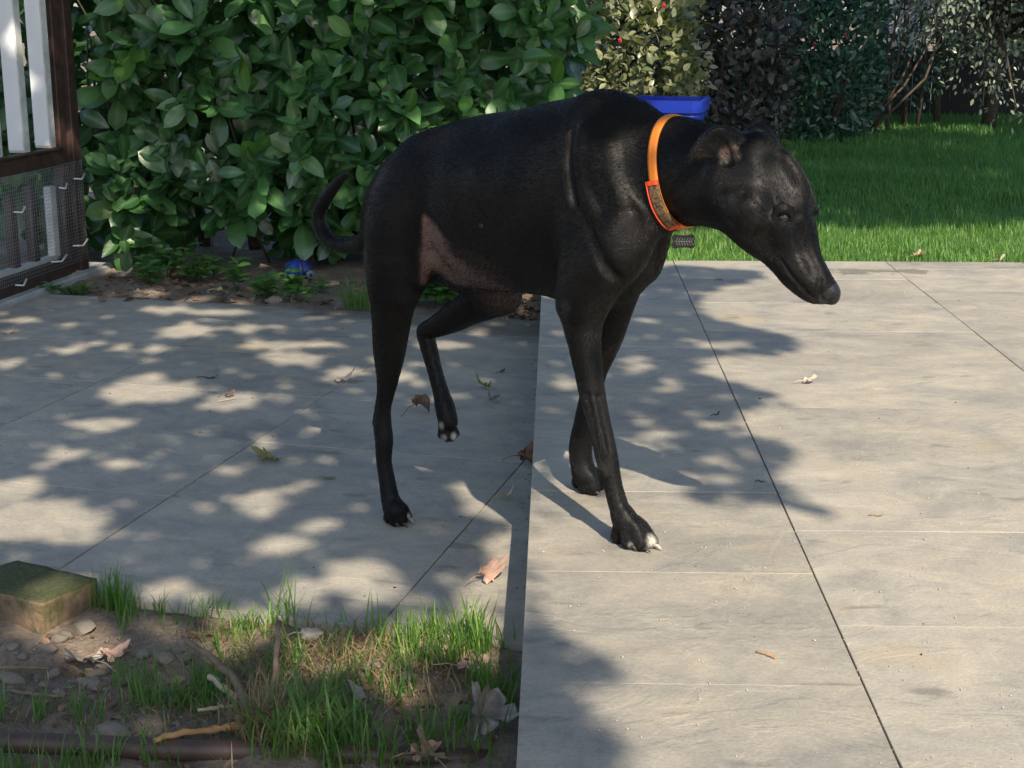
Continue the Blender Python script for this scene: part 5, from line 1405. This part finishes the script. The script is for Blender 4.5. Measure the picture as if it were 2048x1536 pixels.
for a in ((683, 765, LZ, .068, 'cream', 'pale curled dry leaf left of the dog\'s planted hind leg', 1.2, .3, 3, 1, .6), (838, 830, LZ, .058, 'brown', 'brown curled leaf with raised edges right of the planted hind leg', 2.4, .8, 3, 2, .7), (972, 778, LZ, .060, 'olive', 'twisted olive-brown leaf, upper one of the pair near the step', 2.0, 2.4, 2, 3, .5),
          (986, 805, LZ, .044, 'grey', 'crumpled grey leaf, lower one of the pair near the step', 2.2, 1.0, 4, 4, .8), (540, 922, LZ, .072, 'olive', 'yellow-green lobed leaf in the middle of the lower terrace', 1.0, 2.9, 5, 5, .75), (1052, 925, LZ, .060, 'brown', 'dark reddish leaf stuck against the step', 1.8, .2, 5, 6, .8, (.9, 0)),
          (972, 1163, LZ, .056, 'pink', 'pinkish folded leaf by the step near the grass', 1.6, .9, 3, 7, .8, (.5, .1)), (1010, 1000, LZ, .032, 'yellow', 'small yellow folded leaf beside the step', 2.0, .1, 2, 8, .5), (456, 795, LZ, .030, 'brown', 'small brown leaf at the end of a straw stem', 1.4, .4, 3, 9, .7),
          (1003, 746, LZ, .016, 'dark', 'tiny dark star-shaped scrap on the terrace near the step', 1.5, .2, 5, 10), (655, 958, LZ, .030, 'olive', 'thin flat greenish leaf right of the yellow-green one', .3, .2, 0, 11, .35), (420, 757, LZ, .040, 'dark', 'dark flat leaf lying on the sunlit patch of the terrace', .5, .1, 0, 12, .4), (15, 668, LZ, .05, 'tan', 'flat tan leaf at the left edge of the terrace', .5, .4, 3, 13, .6),
          (1614, 768, 0, .040, 'cream', 'pale crisp leaf alone on the sunlit upper patio', 1.3, .2, 4, 14, .7), (1433, 832, 0, .016, 'dark', 'tiny dark curled leaf on the upper patio by the joint', 1.6, .5, 2, 15, .5), (1836, 516, -.02, .06, 'tan', 'tan dry leaf at the edge of the lawn right of the dog\'s nose', 1.6, .6, 3, 16, .7), (1998, 523, -.02, .035, 'cream', 'whitish scrap of leaf at the lawn edge near the right border', 1.4, .2, 3, 17, .7),
          (1523, 965, 0, .014, 'dark', 'tiny dark leaf in the tree shadow on the upper patio', .6, .1, 0, 18, .4), (1755, 1033, 0, .018, 'tan', 'tiny flat tan leaf right of the shadow on the upper patio', .3, .1, 0, 19, .35), (1440, 562, 0, .02, 'dark', 'dark curled scrap on the patio under the dog\'s neck', .8, .4, 2, 20, .6)): fallen(*a)
for a in ((965, 1462, -.12, .085, 'grey', 'large crumpled grey leaf in the grass beside the patio edge', 1.3, 1.5, 5, 21, 1.0, (.7, .1), front_z), (865, 1512, -.12, .075, 'tan', 'tan pointed leaf at the bottom of the foreground grass', .8, 2.2, 3, 22, .8, (.5, -.2), front_z), (840, 1500, -.12, .05, 'pink', 'smaller buff leaf left of the tan pointed one', 1.0, .6, 3, 23, .7, (.3, .1), front_z),
          (175, 1300, -.13, .085, 'cream', 'large torn cream leaf on the soil below the brick', .8, 2.6, 5, 24, .9, (.25, .1), front_z), (215, 1292, -.13, .05, 'pink', 'buff leaf fragment right of the torn cream leaf', 1.0, .9, 3, 25, .7, (.3, .3), front_z), (612, 1272, -.115, .038, 'grey', 'small grey leaf standing in the grass by the terrace edge', 1.4, .3, 3, 26, .7, (.9, .2), front_z),
          (935, 1338, -.12, .06, 'pink', 'faded reddish leaf tucked under the grass near the patio', 1.0, .2, 3, 27, .6, (.2, .1), front_z), (735, 1400, -.12, .06, 'grey', 'long grey leaf lying in the foreground grass', 1.0, 2.5, 2, 28, .4, (.2, .2), front_z), (640, 1268, -.12, .03, 'tan', 'small tan leaf at the front edge of the terrace', 1.2, .2, 3, 29, .7, (.1, .1), front_z),
          (275, 600, -.12, .05, 'tan', 'tan dry leaf on the bed left of the bright weed', 1.2, .2, 3, 30, .7, (.2, .1), bed_z), (245, 553, -.12, .06, 'cream', 'pale leaf lying in the dark below the hedge corner', 1.0, .2, 3, 31, .7, (.3, .1), bed_z), (440, 588, -.12, .05, 'yellow', 'yellow leaf in the litter between the weed clumps', 1.0, .2, 3, 32, .7, (.2, .1), bed_z)): fallen(*a[:11], tilt=a[11], zf=a[12])
# ------------------------------------------------------------------ the trees that shade the place (they stand out of frame, towards the sun)
SV = np.array(SUN)
def shade_trees():
    rg = np.random.default_rng(77)
    X0, Y0, ST, NX, NY = -3.2, .9, .01, 820, 1260
    gx = X0 + ST * (np.arange(NX) + .5); gy = Y0 + ST * (np.arange(NY) + .5)
    GX, GY = np.meshgrid(gx, gy, indexing='ij')
    flat_ = lambda P: np.asarray(P)[..., :2] - SV[:2] * (np.asarray(P)[..., 2:3] / SV[2])      # where the sun carries a point to z = 0
    shade = np.zeros((NX, NY), bool)
    def inside(poly):
        poly = np.array(poly); r = np.zeros_like(shade)
        x0, y0 = poly[:, 0], poly[:, 1]; x1, y1 = np.roll(x0, -1), np.roll(y0, -1)
        for a, b, c, d in zip(x0, y0, x1, y1):
            cr = (b > GY) != (d > GY)
            if d != b: r ^= cr & (GX < (c - a) * (GY - b) / (d - b) + a)
        return r
    def region(pts, z): return inside([flat_(gnd(x, y, z)) for x, y in pts])
    # shaded ground: lower terrace, soil strip, left half of the upper patio, its near corner, lawn beyond its sunny edge
    shade |= region([(-500, 470), (1085, 600), (1052, 1000), (1030, 1700), (-700, 1700)], -.12)
    shade |= region([(1083, 560), (1240, 548), (1345, 530), (1520, 543), (1535, 560), (1415, 585), (1400, 610), (1440, 640), (1580, 672), (1620, 698), (1560, 712), (1415, 716), (1400, 745), (1560, 790), (1590, 812), (1470, 822), (1490, 860), (1590, 888),
                     (1610, 915), (1530, 945), (1600, 985), (1690, 1030), (1640, 1040), (1560, 1010), (1500, 1000), (1490, 1022), (1380, 1000), (1300, 965), (1240, 952), (1215, 1030), (1150, 1030), (1060, 1062), (1050, 1000)], 0)
    shade |= region([(1040, 1190), (1110, 1250), (1150, 1290), (1230, 1310), (1255, 1350), (1245, 1390), (1170, 1385), (1160, 1410), (1215, 1440), (1260, 1500), (1300, 1560), (1340, 1700), (1000, 1700)], 0)
    shade |= inside([flat_(p) for p in (gnd(1180, 467, -.03), gnd(1600, 463, -.03), gnd(2250, 458, -.03), gnd(2350, 262, .0), (5.0, 12.6, .9), (-.2, 12.6, .9), (.0, 7, .3))])
    # the hedge, the gate and the dog stand in the same shade
    shade |= inside([flat_(q) for q in ((-2.6, 5.0, 0), (.35, 5.2, 0), (.45, 5.7, 1.1), (-2.6, 5.4, 1.1))])
    shade |= inside([flat_(q) for q in ((-.35, 3.05, .1), (.05, 2.65, .1), (.25, 2.42, .25), (.42, 2.30, .62), (.36, 2.36, .78), (.1, 2.62, .80), (-.3, 3.0, .72))])
    lit = np.zeros_like(shade)
    def spot(c, ru, rv, ang=0.0):
        c = flat_(c); a = R(ang); dx, dy = GX - c[0], GY - c[1]
        u, v = dx * math.cos(a) + dy * math.sin(a), -dx * math.sin(a) + dy * math.cos(a)
        lit[(u / ru) ** 2 + (v / rv) ** 2 < 1] = True
    def gspot(x, y, rx, ry, z=-.12, k=1.0):
        c = gnd(x, y, z); ex = abs(gnd(x + rx, y, z)[0] - c[0]); ey = abs(gnd(x, y - ry, z)[1] - c[1]); spot(c, ex * k, ey * k)
    for q in ((372, 662, 52, 13), (495, 657, 24, 9), (580, 690, 110, 7), (590, 716, 55, 9), (300, 785, 100, 20), (285, 765, 30, 22), (470, 800, 40, 16), (215, 850, 52, 13), (135, 910, 46, 10), (240, 928, 36, 10), (60, 1040, 130, 40), (20, 980, 60, 25), (150, 1080, 50, 10),
              (515, 1003, 40, 25), (560, 1092, 55, 22), (640, 1050, 34, 17), (710, 1150, 45, 32), (745, 1190, 40, 25), (600, 1190, 46, 32), (340, 1175, 45, 15), (945, 975, 50, 14), (960, 1020, 40, 12), (1000, 1120, 16, 55), (960, 1190, 50, 28), (880, 690, 50, 8),
              (45, 640, 30, 6), (690, 745, 32, 11), (330, 620, 45, 7), (440, 625, 65, 6), (20, 725, 25, 9), (800, 752, 18, 12), (540, 895, 28, 7), (870, 910, 24, 6), (130, 700, 26, 5), (180, 690, 30, 5), (650, 860, 30, 6), (310, 700, 30, 6)): gspot(*q)
    for q in ((105, 1160, 60, 14, -.06), (70, 1225, 60, 20, -.10), (185, 1285, 55, 26, -.14), (430, 1272, 45, 15, -.13), (500, 1230, 60, 22, -.10), (860, 1262, 130, 30, -.10), (960, 1225, 60, 25, -.08), (480, 1240, 70, 28, -.09), (760, 1330, 60, 16, -.13), (600, 1330, 50, 14, -.13), (690, 1315, 70, 16, -.13), (960, 1290, 45, 22, -.1), (800, 1390, 30, 20, -.13), (950, 1235, 45, 26, -.08), (590, 1290, 30, 12, -.13), (330, 1225, 30, 10, -.1)): gspot(*q)
    for q in ((1100, 592, 14, 5), (1440, 690, 46, 9), (1490, 745, 40, 8), (1330, 870, 26, 7), (1255, 720, 26, 5), (1330, 780, 22, 5), (1430, 850, 24, 8), (1300, 950, 30, 8), (1340, 985, 30, 7), (1120, 980, 26, 16), (1440, 960, 26, 8), (1180, 800, 20, 7), (1120, 770, 18, 5), (1480, 640, 30, 6), (1290, 640, 22, 4), (1420, 920, 26, 6), (1090, 1010, 20, 12), (1185, 1000, 26, 14)): gspot(*q, z=0)
    # spots on the dog, found on its surface
    def dspot(x, y, r, ry=None):
        h = DOG_FIELD.hit(x, y)
        if h is not None: spot(h, r * 1.55, (ry or r) * 1.7)
    for q in ((1255, 425, .040), (1225, 470, .032), (1300, 460, .026), (1190, 590, .018), (1215, 700, .018), (1225, 350, .018), (1270, 390, .020), (1200, 395, .012), (1240, 540, .018), (1105, 385, .010), (1040, 430, .022), (1150, 500, .014), (1412, 352, .022), (1300, 285, .018), (1308, 255, .012), (1350, 420, .012), (1505, 375, .020), (1520, 340, .014), (1515, 445, .016), (1480, 405, .010),
              (1600, 345, .022), (1570, 300, .016), (1625, 390, .014), (1605, 555, .016), (1640, 585, .014), (1465, 305, .012), (1132, 612, .012), (1165, 680, .016), (1190, 650, .012), (1210, 820, .030), (1222, 880, .030), (1232, 940, .034), (1245, 1000, .036), (1262, 1060, .040), (1290, 1080, .036), (1165, 900, .016), (1180, 965, .018), (1250, 610, .012)): dspot(*q)
    for q in ((gnd(1230, 520), .10, .05),): pass
    # spots on the hedge and the gate, and a sunlit shrub behind
    for x, y, D, r in ((240, 390, 5.5, .05), (195, 395, 5.5, .05), (250, 255, 5.5, .05), (265, 340, 5.5, .05), (190, 430, 5.55, .035), (915, 105, 5.45, .05), (855, 165, 5.45, .06), (1010, 60, 5.45, .03), (215, 445, 5.5, .03), (350, 380, 5.5, .025), (540, 380, 5.5, .03), (700, 330, 5.5, .025), (1190, 40, 5.6, .05), (950, 130, 5.45, .03),
                    (140, 280, 5.6, .04), (30, 30, 5.2, .04), (300, 575, 5.2, .04), (390, 585, 5.15, .04), (480, 590, 5.1, .03), (105, 1150, 2.4, .02), (1160, 110, 5.6, .04), (610, 130, 5.4, .02), (410, 230, 5.45, .03)): spot(dep(x, y, D), r, r * 1.2)
    for x, y, r in ((1280, 50, .16), (1225, 140, .15), (1335, 110, .13), (1300, -40, .2), (1260, 170, .12), (1340, 30, .10), (1190, 60, .12)): spot(dep(x, y, 8.15), r, r)
    for x, y, r in ((1950, 60, .16), (1880, 110, .14), (2010, 150, .14), (1900, 30, .12), (1990, 240, .10), (1940, 190, .08), (1690, 120, .04), (1640, 60, .04)): spot(dep(x, y, 10.3), r, r * 1.3)
    for x, y, r in ((1400, 50, .03), (1450, 90, .03), (1420, 150, .03), (1500, 40, .03)): spot(dep(x, y, 8.9), r, r)
    spot((3.7, 14.4, .9), .5, .6); spot(dep(1340, 215, 7.3), .10, .12); spot(dep(1400, 215, 7.3), .06, .1)
    M_ = shade & ~lit
    # distance to light, so that a leaf goes only where its own shade stays inside the shaded ground
    near = M_.copy(); dist = np.zeros(M_.shape, np.int16); cur = M_.copy()
    for i in range(14):
        dist += cur
        e = cur.copy(); e[1:] &= cur[:-1]; e[:-1] &= cur[1:]; e[:, 1:] &= cur[:, :-1]; e[:, :-1] &= cur[:, 1:]
        cur = e
    lm = leaf_mat('shade_tree_leaf', (.03, .07, .018), (.07, .13, .03), .45, trans=.14, tcol=(.15, .35, .04))
    # a lobed leaf, flat fan of triangles
    an = np.linspace(0, 2 * math.pi, 15)[:-1]; rr = np.array([.5, .34, .48, .30, .44, .28, .40, .16, .40, .28, .44, .30, .48, .34])
    proto_v = np.concatenate([[[0, .0, .03]], np.stack([rr * np.sin(an), rr * np.cos(an), -.10 * rr ** 2 * 4], 1)])
    proto_f = np.array([(0, 1 + (i + 1) % 14, 1 + i) for i in range(14)])
    def crown(root, base, cells, hfun, size, name, per):
        idx = np.argwhere(cells); n = int(len(idx) * per)
        k = rg.integers(0, len(idx), n); c = idx[k] + rg.random((n, 2))
        q = np.stack([X0 + ST * c[:, 0], Y0 + ST * c[:, 1]], 1)
        dd = dist[tuple(idx[k].T)] * ST
        s = np.minimum(size * rg.uniform(.7, 1.25, n), dd * 1.9 + .008)
        ok = s > .022; q, s = q[ok], s[ok]; n = len(q)
        h = hfun(q, n)
        P = np.concatenate([q, np.zeros((n, 1))], 1) + SV * (h / SV[2])[:, None]
        z = unit(SV + rg.normal(0, .38, (n, 3))); d = rg.normal(0, 1, (n, 3))
        scatter(name, (proto_v, proto_f, np.zeros(15)), P - base, frames(d, z), s, rg.random(n), lm, root)
        return P
    def limbs(root, base, fork, P, n, r):
        for i in range(n):
            e = P[rg.integers(len(P))]
            m_ = fork * .5 + e * .5 + np.array([0, 0, .25])
            link('limb', tubes('limb', [(np.array([fork, m_, e]) - base, np.array([r, r * .6, .006]), 6)], bark_m), root)
    yy = np.broadcast_to(GY, M_.shape)
    nearc = M_ & (yy < 7.0)
    b1 = np.array([2.3, -1.3, -.1]); r1 = empty('shade_tree', tuple(b1)); tag(r1, 'broad-leaved tree standing behind the viewer and shading the patio', 'tree')
    P = crown(r1, b1, nearc, lambda q, n: 2.75 + .5 * rg.random(n) + .12 * np.clip(q[:, 1] - 3, 0, 9), .095, 'crown', .105)
    fork = b1 + np.array([-.1, .1, 2.5])
    link('trunk', tubes('trunk', [(np.array([b1, b1 + [.04, .03, 1.2], fork]) - b1, np.array([.16, .13, .11]), 12)], bark_m), r1)
    b2 = np.array([5.6, 2.2, -.1]); r2 = empty('shade_tree', tuple(b2)); tag(r2, 'larger broad-leaved tree right of the lawn, outside the view, shading the far shrubs', 'tree')
    P2 = crown(r2, b2, M_ & (yy >= 7.0), lambda q, n: 4.6 + .8 * rg.random(n), .17, 'crown', .040)
    fork2 = b2 + np.array([-.2, 0, 3.6])
    link('trunk', tubes('trunk', [(np.array([b2, b2 + [.05, .03, 1.8], fork2]) - b2, np.array([.24, .2, .16]), 12)], bark_m), r2)
    print('shade leaves', len(P), len(P2))
shade_trees()
